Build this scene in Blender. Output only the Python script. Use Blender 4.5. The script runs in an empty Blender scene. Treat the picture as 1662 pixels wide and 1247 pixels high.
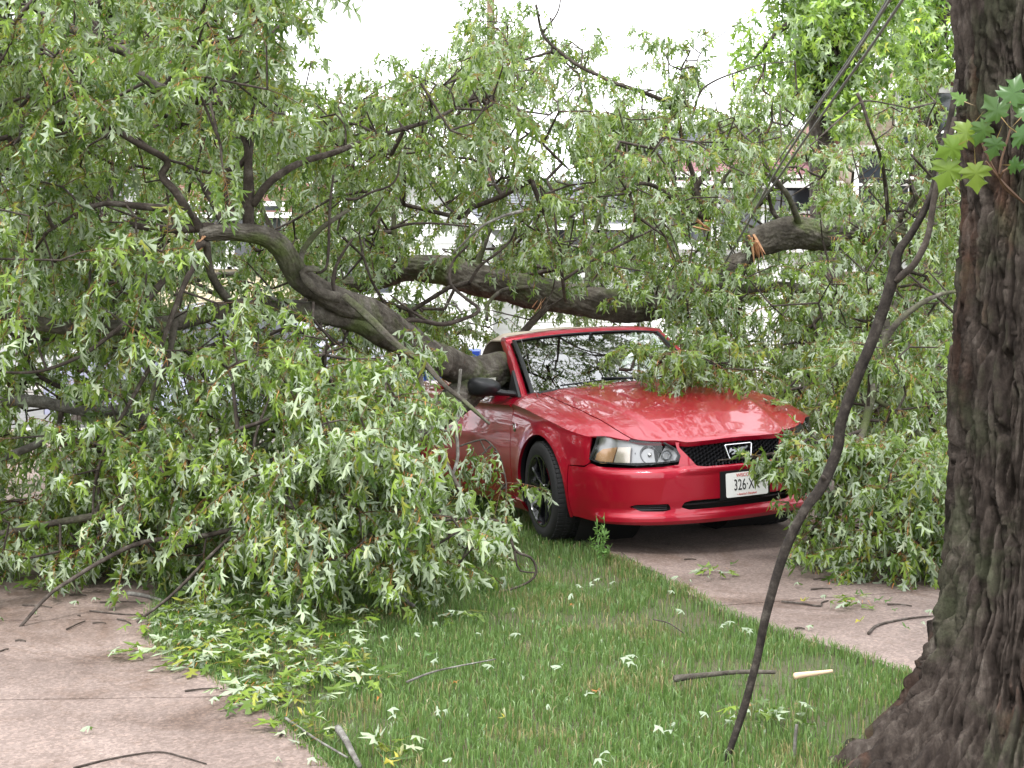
import bpy, bmesh, math, random
import numpy as np
from mathutils import Vector, Matrix
from mathutils.kdtree import KDTree

random.seed(7)
rng = np.random.default_rng(11)
R = math.radians
sc = bpy.context.scene
COL = sc.collection

# ------------------------------------------------------------------ camera, sky, sun, exposure
FPX, HORY, CAMH = 2400.0, 480.0, 1.6          # focal length and horizon in photo pixels, eye height
PITCH = math.atan((623.5 - HORY) / FPX)
cd = bpy.data.cameras.new("camera")
cam = bpy.data.objects.new("camera", cd)
COL.objects.link(cam)
cam.location = (0, 0, CAMH)
cam.rotation_euler = (math.pi / 2 - PITCH, 0, 0)
cd.sensor_width = 36.0
cd.lens = 36.0 * FPX / 1662.0
cd.clip_start = 0.1
cd.clip_end = 900.0
sc.camera = cam

SUN_EL, SUN_AZ = R(62), R(200)                 # high, behind the camera and a little to the left
w = bpy.data.worlds.new("World")
sc.world = w
w.use_nodes = True
nt = w.node_tree
nt.nodes.clear()
wo = nt.nodes.new("ShaderNodeOutputWorld")
bg = nt.nodes.new("ShaderNodeBackground")
sk = nt.nodes.new("ShaderNodeTexSky")
sk.sky_type = 'NISHITA'
sk.sun_disc = False
sk.sun_elevation = SUN_EL
sk.sun_rotation = SUN_AZ
sk.air_density = 1.0
sk.dust_density = 1.5
sk.ozone_density = 1.0
hs = nt.nodes.new("ShaderNodeHueSaturation")   # an overcast sky: the same light, hardly any blue
hs.inputs["Saturation"].default_value = 0.18
hs.inputs["Value"].default_value = 1.0
nt.links.new(sk.outputs[0], hs.inputs["Color"])
cl = nt.nodes.new("ShaderNodeMix")             # an even white cloud deck over most of it
cl.data_type = 'RGBA'
cl.inputs[0].default_value = 0.8
nt.links.new(hs.outputs[0], cl.inputs[6])
cl.inputs[7].default_value = (6.6, 6.75, 7.0, 1)
nt.links.new(cl.outputs[2], bg.inputs["Color"])
bg.inputs["Strength"].default_value = 0.15
nt.links.new(bg.outputs[0], wo.inputs["Surface"])

sd = bpy.data.lights.new("sun", 'SUN')
sun = bpy.data.objects.new("sun", sd)
COL.objects.link(sun)
sd.energy = 1.5
sd.angle = R(12)
sd.color = (1.0, 0.985, 0.965)
sdir = Vector((math.sin(SUN_AZ) * math.cos(SUN_EL), math.cos(SUN_AZ) * math.cos(SUN_EL), math.sin(SUN_EL)))
sun.rotation_euler = sdir.to_track_quat('Z', 'Y').to_euler()
sun.location = (0, -5, 20)

vs = sc.view_settings
vs.view_transform = 'Standard'
vs.look = 'None'
vs.gamma = 1.0
vs.exposure = 1.66
vs.use_curve_mapping = False
sc.render.engine = 'CYCLES'
sc.cycles.use_denoising = True
sc.cycles.max_bounces = 8
sc.cycles.transparent_max_bounces = 16
sc.cycles.sample_clamp_indirect = 8.0

# ------------------------------------------------------------------ helpers
_CPI, _SPI = math.cos(PITCH), math.sin(PITCH)


def at(px, py, Y):
    """the point at distance Y in front of the camera seen at photo pixel (px, py)"""
    a, b = (px - 831.0) / FPX, (623.5 - py) / FPX
    d = Y / (_CPI + b * _SPI)
    return Vector((a * d, Y, CAMH + d * (b * _CPI - _SPI)))


def gp(px, py, z=0.0):
    """ground point seen at photo pixel"""
    a, b = (px - 831.0) / FPX, (623.5 - py) / FPX
    dz = b * _CPI - _SPI
    d = (z - CAMH) / dz
    return Vector((a * d, d * (_CPI + b * _SPI), z))


def to_px(P):
    P = np.asarray(P, float)
    y = P[..., 1]; z = P[..., 2] - CAMH
    d = y * _CPI - z * _SPI
    u = y * _SPI + z * _CPI
    return np.stack([831 + FPX * P[..., 0] / d, 623.5 - FPX * u / d], -1)


def mesh_np(name, V, F, mat=None, smooth=True, sharp=None, attr=None):
    """mesh from numpy verts and a list/array of faces (one size per array, or a list of arrays)"""
    me = bpy.data.meshes.new(name)
    V = np.asarray(V, np.float32)
    if isinstance(F, np.ndarray):
        F = [F]
    F = [np.asarray(f, np.int32) for f in F if len(f)]
    me.vertices.add(len(V))
    me.vertices.foreach_set("co", V.ravel())
    loops = np.concatenate([f.ravel() for f in F])
    tot = np.concatenate([np.full(len(f), f.shape[1], np.int32) for f in F])
    start = np.concatenate([[0], np.cumsum(tot)[:-1]]).astype(np.int32)
    me.loops.add(len(loops))
    me.loops.foreach_set("vertex_index", loops)
    me.polygons.add(len(tot))
    me.polygons.foreach_set("loop_start", start)
    me.polygons.foreach_set("loop_total", tot)
    if smooth:
        me.polygons.foreach_set("use_smooth", np.ones(len(tot), bool))
    me.update(calc_edges=True)
    if attr is not None:
        for an, arr in attr.items():
            arr = np.asarray(arr, np.float32)
            if arr.ndim == 2:
                a = me.color_attributes.new(an, 'FLOAT_COLOR', 'POINT')
                if arr.shape[1] == 3:
                    arr = np.concatenate([arr, np.ones((len(arr), 1), np.float32)], 1)
                a.data.foreach_set("color", arr.ravel())
    if sharp is not None:
        me.set_sharp_from_angle(angle=R(sharp))
    if mat:
        me.materials.append(mat)
    return me


def link(name, me, parent=None, mat=None, loc=None, rot=None):
    o = bpy.data.objects.new(name, me)
    COL.objects.link(o)
    if mat and me and not me.materials:
        me.materials.append(mat)
    if parent:
        o.parent = parent
    if loc is not None:
        o.location = loc
    if rot is not None:
        o.rotation_euler = rot
    return o


def thing(o, label, cat, group=None):
    o["label"] = label
    o["category"] = cat
    if group:
        o["group"] = group
    return o


def kind(o, k):
    o["kind"] = k
    return o


def empty(name, loc=(0, 0, 0), rz=0.0):
    o = bpy.data.objects.new(name, None)
    COL.objects.link(o)
    o.location = loc
    o.rotation_euler = (0, 0, rz)
    o.empty_display_size = 0.2
    return o


class MB:
    """collects boxes, tubes and polygons into one mesh"""
    def __init__(s):
        s.V, s.F = [], []

    def add(s, V, F):
        n = len(s.V)
        s.V += [tuple(v) for v in V]
        s.F += [tuple(i + n for i in f) for f in F]

    def box(s, c, h, rot=None):
        vs_ = []
        for x in (-1, 1):
            for y in (-1, 1):
                for z in (-1, 1):
                    v = Vector((x * h[0], y * h[1], z * h[2]))
                    if rot:
                        v = rot @ v
                    vs_.append(v + Vector(c))
        s.add(vs_, [(0, 1, 3, 2), (4, 6, 7, 5), (0, 4, 5, 1), (2, 3, 7, 6), (0, 2, 6, 4), (1, 5, 7, 3)])

    def prism(s, pts, z0, z1):
        n = len(pts)
        s.add([(p[0], p[1], z0) for p in pts] + [(p[0], p[1], z1) for p in pts],
              [tuple(reversed(range(n))), tuple(range(n, 2 * n))] +
              [(i, (i + 1) % n, n + (i + 1) % n, n + i) for i in range(n)])

    def tube(s, pts, rad, n=8, cap=True, flat=None):
        pts = [Vector(p) for p in pts]
        if not hasattr(rad, '__len__'):
            rad = [rad] * len(pts)
        V, F = [], []
        t0 = (pts[1] - pts[0]).normalized()
        up = Vector((0, 0, 1)) if abs(t0.z) < 0.9 else Vector((1, 0, 0))
        a = t0.cross(up).normalized()
        for i, p in enumerate(pts):
            t = (pts[min(i + 1, len(pts) - 1)] - pts[max(i - 1, 0)]).normalized()
            a = (a - t * a.dot(t)).normalized()
            b = t.cross(a)
            for k in range(n):
                an = 2 * math.pi * k / n
                V.append(p + (a * math.cos(an) + b * math.sin(an) * (flat or 1)) * rad[i])
        for i in range(len(pts) - 1):
            for k in range(n):
                F.append((i * n + k, i * n + (k + 1) % n, (i + 1) * n + (k + 1) % n, (i + 1) * n + k))
        if cap:
            F.append(tuple(range(n)))
            F.append(tuple(reversed(range((len(pts) - 1) * n, len(pts) * n))))
        s.add(V, F)

    def lathe(s, prof, M=None, n=48, close=False):
        """prof: (r, h) pairs turned about local z"""
        V, F = [], []
        for r, h in prof:
            for k in range(n):
                an = 2 * math.pi * k / n
                v = Vector((r * math.cos(an), r * math.sin(an), h))
                V.append(M @ v if M else v)
        m = len(prof)
        for i in range(m - 1 + (1 if close else 0)):
            j = (i + 1) % m
            for k in range(n):
                F.append((i * n + k, i * n + (k + 1) % n, j * n + (k + 1) % n, j * n + k))
        s.add(V, F)

    def build(s, name, mat, parent=None, smooth=True, sharp=35, loc=None, rot=None, fix=True):
        me = bpy.data.meshes.new(name)
        me.from_pydata(s.V, [], s.F)
        if fix:
            bm = bmesh.new(); bm.from_mesh(me)
            bmesh.ops.recalc_face_normals(bm, faces=bm.faces)
            bm.to_mesh(me); bm.free()
        if smooth:
            me.polygons.foreach_set("use_smooth", np.ones(len(me.polygons), bool))
            me.set_sharp_from_angle(angle=R(sharp))
        me.materials.append(mat)
        return link(name, me, parent, loc=loc, rot=rot)


def catmull(P, n):
    """Catmull-Rom through P (k, d), n samples uniform in arc length"""
    P = np.asarray(P, float)
    Q = np.vstack([2 * P[0] - P[1], P, 2 * P[-1] - P[-2]])
    out = []
    for i in range(1, len(Q) - 2):
        t = np.linspace(0, 1, 24, endpoint=False)[:, None]
        a, b, c, d = Q[i - 1], Q[i], Q[i + 1], Q[i + 2]
        out.append(0.5 * ((2 * b) + (-a + c) * t + (2 * a - 5 * b + 4 * c - d) * t ** 2 + (-a + 3 * b - 3 * c + d) * t ** 3))
    out.append(P[-1:])
    C = np.vstack(out)
    L = np.concatenate([[0], np.cumsum(np.linalg.norm(np.diff(C, axis=0), axis=1))])
    s = np.linspace(0, L[-1], n)
    return np.stack([np.interp(s, L, C[:, k]) for k in range(C.shape[1])], 1)


_lat = rng.random((32, 32, 32)).astype(np.float32)


def vnoise(p):
    """smooth value noise in 0..1 of points (n, 3)"""
    p = np.asarray(p, float)
    i = np.floor(p).astype(int)
    f = p - i
    f = f * f * (3 - 2 * f)
    i0 = i & 31
    i1 = (i + 1) & 31
    r = 0
    for dx in (0, 1):
        for dy in (0, 1):
            for dz in (0, 1):
                wgt = (f[..., 0] if dx else 1 - f[..., 0]) * (f[..., 1] if dy else 1 - f[..., 1]) * (f[..., 2] if dz else 1 - f[..., 2])
                r = r + wgt * _lat[(i1 if dx else i0)[..., 0], (i1 if dy else i0)[..., 1], (i1 if dz else i0)[..., 2]]
    return r


def fbm(p, o=4):
    r, a, t = 0, 1.0, 0
    for k in range(o):
        r = r + a * vnoise(p * 2 ** k + 7.3 * k)
        t += a
        a *= 0.5
    return r / t


def cells(u, v, nu, seed=0, ky=.55):
    """stretched Voronoi plates round a trunk: u runs round it (period nu), v along it; returns F1, F2 and a plate number"""
    iu = np.floor(u).astype(int); iv = np.floor(v).astype(int)
    f1 = np.full(u.shape, 9.0); f2 = np.full(u.shape, 9.0); cid = np.zeros(u.shape)
    for du in (-1, 0, 1):
        for dv in (-1, 0, 1):
            a = (iu + du) % nu; b = iv + dv
            j1 = _lat[a & 31, b & 31, (seed + (a >> 5)) & 31]; j2 = _lat[b & 31, (a + 5) & 31, (seed + 9 + (a >> 5)) & 31]
            d = np.hypot(iu + du + .1 + .8 * j1 - u, (iv + dv + j2 - v) * ky)
            m = d < f1
            f2 = np.where(m, f1, np.minimum(f2, d)); cid = np.where(m, j1 + j2 * 3.1, cid); f1 = np.where(m, d, f1)
    return f1, f2, cid


# ------------------------------------------------------------------ material helpers
def mat(name, col, rough=0.6, metal=0.0, coat=0.0, spec=0.5, bump=None, var=None, trans=0.0, ior=1.45):
    """bump=(scale, strength, distance); var=(scale, colour2, contrast) mixes a second colour by noise"""
    m = bpy.data.materials.new(name)
    m.use_nodes = True
    nt = m.node_tree
    b = nt.nodes["Principled BSDF"]
    b.inputs["Base Color"].default_value = (*col, 1)
    b.inputs["Roughness"].default_value = rough
    b.inputs["Metallic"].default_value = metal
    b.inputs["Coat Weight"].default_value = coat
    b.inputs["Coat Roughness"].default_value = 0.03
    b.inputs["Specular IOR Level"].default_value = spec
    b.inputs["Transmission Weight"].default_value = trans
    b.inputs["IOR"].default_value = ior
    if var or bump:
        tc = nt.nodes.new("ShaderNodeTexCoord")
    if var:
        n = nt.nodes.new("ShaderNodeTexNoise")
        n.inputs["Scale"].default_value = var[0]
        n.inputs["Detail"].default_value = 6
        nt.links.new(tc.outputs["Object"], n.inputs["Vector"])
        r = nt.nodes.new("ShaderNodeValToRGB")
        c = var[2]
        r.color_ramp.elements[0].position = 0.5 - c
        r.color_ramp.elements[1].position = 0.5 + c
        r.color_ramp.elements[0].color = (*col, 1)
        r.color_ramp.elements[1].color = (*var[1], 1)
        nt.links.new(n.outputs["Fac"], r.inputs["Fac"])
        nt.links.new(r.outputs["Color"], b.inputs["Base Color"])
    if bump:
        n2 = nt.nodes.new("ShaderNodeTexNoise")
        n2.inputs["Scale"].default_value = bump[0]
        n2.inputs["Detail"].default_value = 8
        nt.links.new(tc.outputs["Object"], n2.inputs["Vector"])
        bp = nt.nodes.new("ShaderNodeBump")
        bp.inputs["Strength"].default_value = bump[1]
        bp.inputs["Distance"].default_value = bump[2]
        nt.links.new(n2.outputs["Fac"], bp.inputs["Height"])
        nt.links.new(bp.outputs["Normal"], b.inputs["Normal"])
    return m


class NG:
    """tiny node-graph writer"""
    def __init__(s, m):
        s.m = m; s.nt = m.node_tree; s.b = s.nt.nodes["Principled BSDF"]

    def n(s, t, **kw):
        nd = s.nt.nodes.new(t)
        for k, v in kw.items():
            if k.startswith('_'):
                setattr(nd, k[1:], v)
            elif k.startswith('i'):
                inp = nd.inputs[int(k[1:])]
                if hasattr(v, 'links') or hasattr(v, 'is_output'):
                    s.nt.links.new(v, inp)
                else:
                    inp.default_value = v
        return nd

    def l(s, a, b):
        s.nt.links.new(a, b)

    def noise(s, vec, scale, detail=5, rough=0.5, dist=0.0):
        nd = s.nt.nodes.new("ShaderNodeTexNoise")
        nd.inputs["Scale"].default_value = scale
        nd.inputs["Detail"].default_value = detail
        nd.inputs["Roughness"].default_value = rough
        nd.inputs["Distortion"].default_value = dist
        if vec is not None:
            s.l(vec, nd.inputs["Vector"])
        return nd.outputs["Fac"]

    def ramp(s, fac, stops, interp='LINEAR'):
        r = s.nt.nodes.new("ShaderNodeValToRGB")
        r.color_ramp.interpolation = interp
        els = r.color_ramp.elements
        while len(els) < len(stops):
            els.new(0.5)
        for e, (p, c) in zip(els, stops):
            e.position = p
            e.color = (*c, 1) if len(c) == 3 else c
        s.l(fac, r.inputs["Fac"])
        return r.outputs["Color"]

    def mix(s, fac, a, b, mode='MIX'):
        x = s.nt.nodes.new("ShaderNodeMix")
        x.data_type = 'RGBA'
        x.blend_type = mode
        for sock, v in ((x.inputs[0], fac), (x.inputs[6], a), (x.inputs[7], b)):
            if hasattr(v, 'is_output'):
                s.l(v, sock)
            elif hasattr(v, '__len__'):
                sock.default_value = (*v, 1) if len(v) == 3 else v
            else:
                sock.default_value = v
        return x.outputs[2]

    def math(s, op, a, b=0.0):
        x = s.nt.nodes.new("ShaderNodeMath")
        x.operation = op
        for sock, v in ((x.inputs[0], a), (x.inputs[1], b)):
            if hasattr(v, 'is_output'):
                s.l(v, sock)
            else:
                sock.default_value = v
        return x.outputs[0]

    def bump(s, h, strength, dist, normal=None):
        x = s.nt.nodes.new("ShaderNodeBump")
        x.inputs["Strength"].default_value = strength
        x.inputs["Distance"].default_value = dist
        s.l(h, x.inputs["Height"])
        if normal:
            s.l(normal, x.inputs["Normal"])
        return x.outputs["Normal"]
# ================================================================== GROUND, DRIVES, STREET
def xy2(p):
    return (p[0], p[1])


m_soil = mat("lawn_soil", (.060, .075, .030), .95, var=(3, (.085, .070, .040), .2), bump=(25, .6, .02))
me = mesh_np("ground", [(-260, -30, -.03), (260, -30, -.03), (260, 420, -.03), (-260, 420, -.03)], np.array([[0, 1, 2, 3]]), m_soil, False)
kind(link("ground", me), "structure")

# pinkish exposed-aggregate concrete
m_conc = bpy.data.materials.new("pink_aggregate_concrete"); m_conc.use_nodes = True
g = NG(m_conc)
co = g.n("ShaderNodeTexCoord").outputs["Object"]
base = g.ramp(g.noise(co, 1.3, 6, .6), [(.30, (.140, .102, .086)), (.55, (.215, .164, .142)), (.75, (.285, .226, .200))])
vo = g.nt.nodes.new("ShaderNodeTexVoronoi"); vo.inputs["Scale"].default_value = 85; g.l(co, vo.inputs["Vector"])
peb = g.ramp(vo.outputs["Color"], [(.22, (.50, .46, .44)), (.6, (1, 1, 1)), (.9, (1.6, 1.55, 1.5))])
c1 = g.mix(.5, base, peb, 'MULTIPLY')
fine = g.ramp(g.noise(co, 260, 3), [(.35, (.72, .70, .70)), (.65, (1.2, 1.2, 1.2))])
c2 = g.mix(.5, c1, fine, 'MULTIPLY')
st = g.ramp(g.noise(co, .9, 8, .7, 1.2), [(.50, (1, 1, 1)), (.62, (.62, .54, .47)), (.72, (.50, .42, .36))])
c3 = g.mix(.9, c2, st, 'MULTIPLY')
st2 = g.ramp(g.noise(co, 7, 6, .7, .5), [(.55, (1, 1, 1)), (.70, (.66, .58, .5))])
c4 = g.mix(.6, c3, st2, 'MULTIPLY')
g.l(c4, g.b.inputs["Base Color"])
g.b.inputs["Roughness"].default_value = .85
h1 = g.noise(co, 130, 4)
g.l(g.bump(h1, .5, .006), g.b.inputs["Normal"])


def slab(name, poly, parent, top=0.0, th=.10, m=m_conc):
    b = MB(); b.prism([xy2(p) for p in poly], top - th, top)
    o = b.build(name, m, parent, smooth=False)
    return o


def subdiv(P, n):
    return [tuple(p) for p in catmull(np.array([(p[0], p[1]) for p in P]), n)]


# right driveway: its lawn edge as seen in the photograph, then up to the street
RE = [(2.75, 3.2), (2.15, 5.0), xy2(gp(1480, 1095)), xy2(gp(1370, 1058)), xy2(gp(1280, 1030)), xy2(gp(1200, 1003)), xy2(gp(1130, 970)), xy2(gp(1060, 935)), xy2(gp(1000, 905)), xy2(gp(925, 874)), xy2(gp(860, 838)), (-.55, 13.0), (-1.6, 16.2)]
REs = subdiv(RE, 46)
rr_ = random.Random(3)
REs = [(x + rr_.uniform(-.018, .018), y) for x, y in REs]
drv = empty("driveway"); kind(drv, "structure")
cuts = [3.2, 7.55, 11.9, 16.2]
for i in range(3):
    seg = [p for p in REs if cuts[i] <= p[1] <= cuts[i + 1]]
    off = 3.3
    nxt = [(np.interp(cuts[i] + .008, [p[1] for p in REs], [p[0] for p in REs]), cuts[i] + .008)] + seg[1:-1] + [(np.interp(cuts[i + 1] - .008, [p[1] for p in REs], [p[0] for p in REs]), cuts[i + 1] - .008)]
    tilt = .0
    poly = nxt + [(nxt[-1][0] + 3.3, nxt[-1][1] + 1.1)] + [(nxt[0][0] + 3.3, nxt[0][1] + 1.1)]
    slab("slab", poly, drv)
# left drive
LE = [(-.35, 3.4), xy2(gp(600, 1290)), xy2(gp(540, 1247)), xy2(gp(470, 1180)), xy2(gp(400, 1130)), xy2(gp(320, 1085)), xy2(gp(258, 1055)), xy2(gp(250, 1000)), xy2(gp(262, 955)), (-2.35, 9.6), (-3.3, 12.0), (-4.6, 16.2)]
LEs = subdiv(LE, 60)
ldr = empty("side_driveway"); kind(ldr, "structure")
ly = [p[1] for p in LEs]; lx = [p[0] for p in LEs]
for a_, b_ in ((3.4, 4.62), (4.62, 5.83), (5.83, 7.25), (7.25, 9.4), (9.4, 12.2), (12.2, 16.2)):
    seg = [(float(np.interp(a_ + .006, ly, lx)), a_ + .006)] + [p for p in LEs if a_ + .02 < p[1] < b_ - .02] + [(float(np.interp(b_ - .006, ly, lx)), b_ - .006)]
    sl = .055 * 1
    poly = seg + [(seg[-1][0] - 4.6, seg[-1][1] - 4.6 * sl), (seg[0][0] - 4.6, seg[0][1] - 4.6 * sl)]
    slab("slab", poly, ldr, top=.0)
# street, kerbs and the far verge
m_asph = mat("worn_asphalt", (.12, .118, .115), .9, var=(4, (.17, .165, .16), .25), bump=(150, .4, .004))
b = MB(); b.prism([(-60, 16.6), (60, 16.6), (60, 23.5), (-60, 23.5)], -.2, -.022); kind(b.build("street", m_asph, None, smooth=False), "structure")
m_kerb = mat("kerb_concrete", (.40, .38, .36), .85, var=(6, (.3, .28, .26), .2))
for y0 in (16.3, 23.5):
    b = MB(); b.box((0, y0 + .15, .035), (60, .14, .08)); kind(b.build("kerb", m_kerb, None, smooth=False), "structure")
m_walk = mat("sidewalk_concrete", (.48, .45, .42), .85, var=(3, (.38, .35, .33), .2))
b = MB(); b.prism([(-60, 25.2), (60, 25.2), (60, 26.6), (-60, 26.6)], -.1, .0); kind(b.build("sidewalk", m_walk, None, smooth=False), "structure")
# irregular crack across the driveway
m_crack = mat("crack_dirt", (.05, .035, .028), .95)
cp = [gp(x, y) for x, y in ((1008, 897), (1020, 908), (1032, 914), (1046, 925), (1060, 929), (1078, 934))]
b = MB(); V, Fc = [], []
for i, p in enumerate(cp):
    w_ = [.004, .011, .007, .012, .014, .004][i]
    V += [(p.x, p.y - w_ * 1.6, .004), (p.x + .003, p.y + w_ * 1.6, .004)]
b.add(V, [(2 * i, 2 * i + 2, 2 * i + 3, 2 * i + 1) for i in range(len(cp) - 1)])
b.build("crack", m_crack, drv, smooth=False)

# ================================================================== LEAVES
m_leaf = bpy.data.materials.new("silver_maple_leaf"); m_leaf.use_nodes = True
g = NG(m_leaf)
at_ = g.n("ShaderNodeAttribute"); at_.attribute_name = "tint"
geo_ = g.n("ShaderNodeNewGeometry")
isleaf = at_.outputs["Alpha"]
back = g.math('MULTIPLY', geo_.outputs["Backfacing"], isleaf)
under = g.mix(.58, at_.outputs["Color"], (.56, .63, .50))
colr = g.mix(back, at_.outputs["Color"], under)
g.l(colr, g.b.inputs["Base Color"])
rgh = g.math('ADD', g.math('MULTIPLY', back, .28), .33)
g.l(rgh, g.b.inputs["Roughness"])
g.b.inputs["Specular IOR Level"].default_value = .45
trl = g.n("ShaderNodeBsdfTranslucent")
tcol = g.mix(.5, at_.outputs["Color"], (.26, .42, .07))
g.l(tcol, trl.inputs["Color"])
ms = g.n("ShaderNodeMixShader")
ms.inputs[0].default_value = .34
out = g.nt.nodes["Material Output"]
g.l(g.b.outputs[0], ms.inputs[1]); g.l(trl.outputs[0], ms.inputs[2]); g.l(ms.outputs[0], out.inputs["Surface"])

# outline of a deep-cut silver maple leaf, right half, unit length
_LH = np.array([(.33, -.06), (.11, .22), (.46, .60), (.075, .44), (.14, .72)])
_LT = [(0, 3, 4), (0, 4, 1), (1, 4, 5), (1, 5, 6), (1, 6, 2), (6, 7, 2)]


def leaf_geo(P, A, N, size, fold, curl, lod=0):
    """P base, A axis, N normal (n,3); returns verts (n,k,3), tris (t,3)"""
    B = np.cross(A, N)
    B /= np.maximum(np.linalg.norm(B, axis=1), 1e-9)[:, None]
    N = np.cross(B, A)
    if lod == 0:
        xy = [(0, 0), (0, .32), (0, 1)] + [tuple(p) for p in _LH] + [(-p[0], p[1]) for p in _LH]
        T = list(_LT) + [(a if a < 3 else a + 5, c if c < 3 else c + 5, b_ if b_ < 3 else b_ + 5) for a, b_, c in _LT]
    else:
        xy = [(0, 0), (.42, .35), (0, 1), (-.42, .35), (0, .45)]
        T = [(0, 1, 4), (1, 2, 4), (0, 4, 3), (3, 4, 2)]
    xy = np.array(xy)
    T = np.array(T)
    # limp leaves close up: narrow, folded along the midrib, lobe tips bent
    wd = np.abs(fold) * .9
    n_ = len(P)
    jit = ((P[:, :1] * 917.3 + P[:, 1:2] * 431.7 + P[:, 2:3] * 377.1) % 1.0)
    wx = (.92 - .52 * np.clip(wd, 0, 1))[:, None] * (.85 + .3 * jit)
    X_ = xy[None, :, 0] * wx
    ax_ = np.abs(xy[None, :, 0])
    z = -fold[:, None] * ax_ * (.7 + .9 * ax_) - curl[:, None] * xy[None, :, 1] ** 2 + (jit - .5) * .35 * np.sin(xy[None, :, 1] * 5 + xy[None, :, 0] * 6)
    V = P[:, None] + size[:, None, None] * (X_[..., None] * B[:, None] + xy[None, :, 1, None] * A[:, None] + z[..., None] * N[:, None])
    return V, T


def nrm(v):
    return v / np.maximum(np.linalg.norm(v, axis=-1, keepdims=True), 1e-9)


def leaf_tints(n, shade=None, yellow=.05, rg=rng):
    t = rg.random((n, 1))
    a = np.array([[.036, .082, .011]]); b_ = np.array([[.225, .325, .045]])
    c = a * (1 - t) + b_ * t
    y = rg.random(n) < yellow
    c[y] = np.array([[.30, .32, .05]]) * (.6 + .6 * rg.random((y.sum(), 1)))
    return c


def sprays(B, D, L, pale=.35, k=14, size=(.048, .100), lod=0, yellow=.05, rg=rng, droop=1.0, seedc=1.0):
    """leafy twig ends: B base (m,3), D direction, L length -> leaf verts, tris, tints; twig verts; per-spray ids"""
    m = len(B)
    pale = np.broadcast_to(pale, (m,))
    t = np.linspace(.18, 1.0, k // 2)
    t = np.repeat(t, 2)[None] + rg.normal(0, .03, (m, k))
    side = np.tile([1, -1], k // 2)[None]
    down = np.array([0, 0, -1.0])
    pt = B[:, None] + D[:, None] * (t * L[:, None])[..., None] + down * (.24 * droop * t ** 2 * L[:, None])[..., None]
    S = nrm(np.cross(D, np.array([0, 0, 1.0]) + rg.normal(0, .25, (m, 3))))[:, None] * side[..., None]
    tan = nrm(D[:, None] + down * (.48 * droop * t)[..., None])
    out = nrm(S * (1.0 - .75 * (t > .85))[..., None] + tan * .55 + rg.normal(0, .30, (m, k, 3)))
    pl = rg.uniform(.035, .075, (m, k))
    pet = nrm(out + down * .35 * droop) * pl[..., None]
    lb = pt + pet
    A = nrm(out * .50 + down * (rg.uniform(.15, 1.55, (m, k)) * droop)[..., None] + tan * .15 + rg.normal(0, .22, (m, k, 3)))
    flip = np.where(rg.random((m, k)) < pale[:, None], -1.0, 1.0)
    N0 = nrm(out * .8 + np.array([0, 0, .75]) + rg.normal(0, .60, (m, k, 3))) * flip[..., None]
    sz = rg.uniform(size[0], size[1], (m, k)) * (.75 + .35 * np.sin(np.clip(t, 0, 1) * 2.4))
    n = m * k
    fold = rg.uniform(.15, 1.35, n) * np.where(rg.random(n) < .8, 1, -1) * flip.ravel()
    curl = rg.uniform(-.15, .75, n) * flip.ravel()
    V, T = leaf_geo(lb.reshape(n, 3), A.reshape(n, 3), N0.reshape(n, 3), sz.ravel(), fold, curl, lod)
    nv = V.shape[1]
    F = (T[None] + (np.arange(n) * nv)[:, None, None]).reshape(-1, 3)
    c = leaf_tints(n, yellow=yellow, rg=rg)
    C = np.concatenate([np.repeat(c, nv, 0), np.ones((n * nv, 1))], 1)
    V = V.reshape(-1, 3)
    # petioles: a thin folded sliver each
    q = nrm(np.cross(pet, np.array([.3, .5, 1.0]))) * .0021
    PV = np.stack([pt - q, pt + q, lb], 2).reshape(-1, 3)
    PF = np.arange(n * 3).reshape(-1, 3) + len(V)
    pc = np.array([[.42, .17, .055]]) * (.7 + .6 * rg.random((n, 1))) * seedc
    PC = np.concatenate([np.repeat(pc, 3, 0), np.zeros((n * 3, 1))], 1)
    return V, F, C, PV, PF, PC, nv


def spray_arrays(*a, **kw):
    V, F, C, PV, PF, PC, nv = sprays(*a, **kw)
    return np.vstack([V, PV]), np.vstack([F, PF]), np.vstack([C, PC])


# ================================================================== BARK AND TUBES
def bark_material(name, c1, c2, c3, scale=1.0, bumpd=.01, moss=None):
    m = bpy.data.materials.new(name); m.use_nodes = True
    g = NG(m)
    co = g.n("ShaderNodeTexCoord").outputs["Object"]
    base = g.ramp(g.noise(co, 9 * scale, 8, .65), [(.32, c1), (.52, c2), (.70, c3)])
    if moss:
        mm = g.ramp(g.noise(co, 2.3 * scale, 5, .6, .6), [(.50, (0, 0, 0)), (.64, (1, 1, 1))])
        geo = g.n("ShaderNodeNewGeometry")
        base = g.mix(mm, base, moss)
    sp = g.ramp(g.noise(co, 60 * scale, 4, .6), [(.35, (.7, .7, .7)), (.6, (1.15, 1.15, 1.15))])
    base = g.mix(.7, base, sp, 'MULTIPLY')
    g.l(base, g.b.inputs["Base Color"])
    g.b.inputs["Roughness"].default_value = .9
    g.b.inputs["Specular IOR Level"].default_value = .2
    g.l(g.bump(g.noise(co, 40 * scale, 8, .7), .8, bumpd), g.b.inputs["Normal"])
    return m


m_bark = bark_material("grey_furrowed_bark", (.045, .038, .031), (.100, .088, .072), (.19, .175, .150), 1.0, .012, (.095, .115, .045))
m_twig = bark_material("dark_twig_bark", (.030, .024, .020), (.060, .048, .040), (.13, .115, .10), 2.0, .004)
m_pale = bark_material("pale_lichen_bark", (.070, .064, .055), (.15, .14, .125), (.30, .30, .27), 2.0, .006)
m_wood = mat("torn_fresh_wood", (.60, .36, .20), .7, var=(14, (.46, .20, .11), .2), bump=(60, .6, .005))


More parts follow.
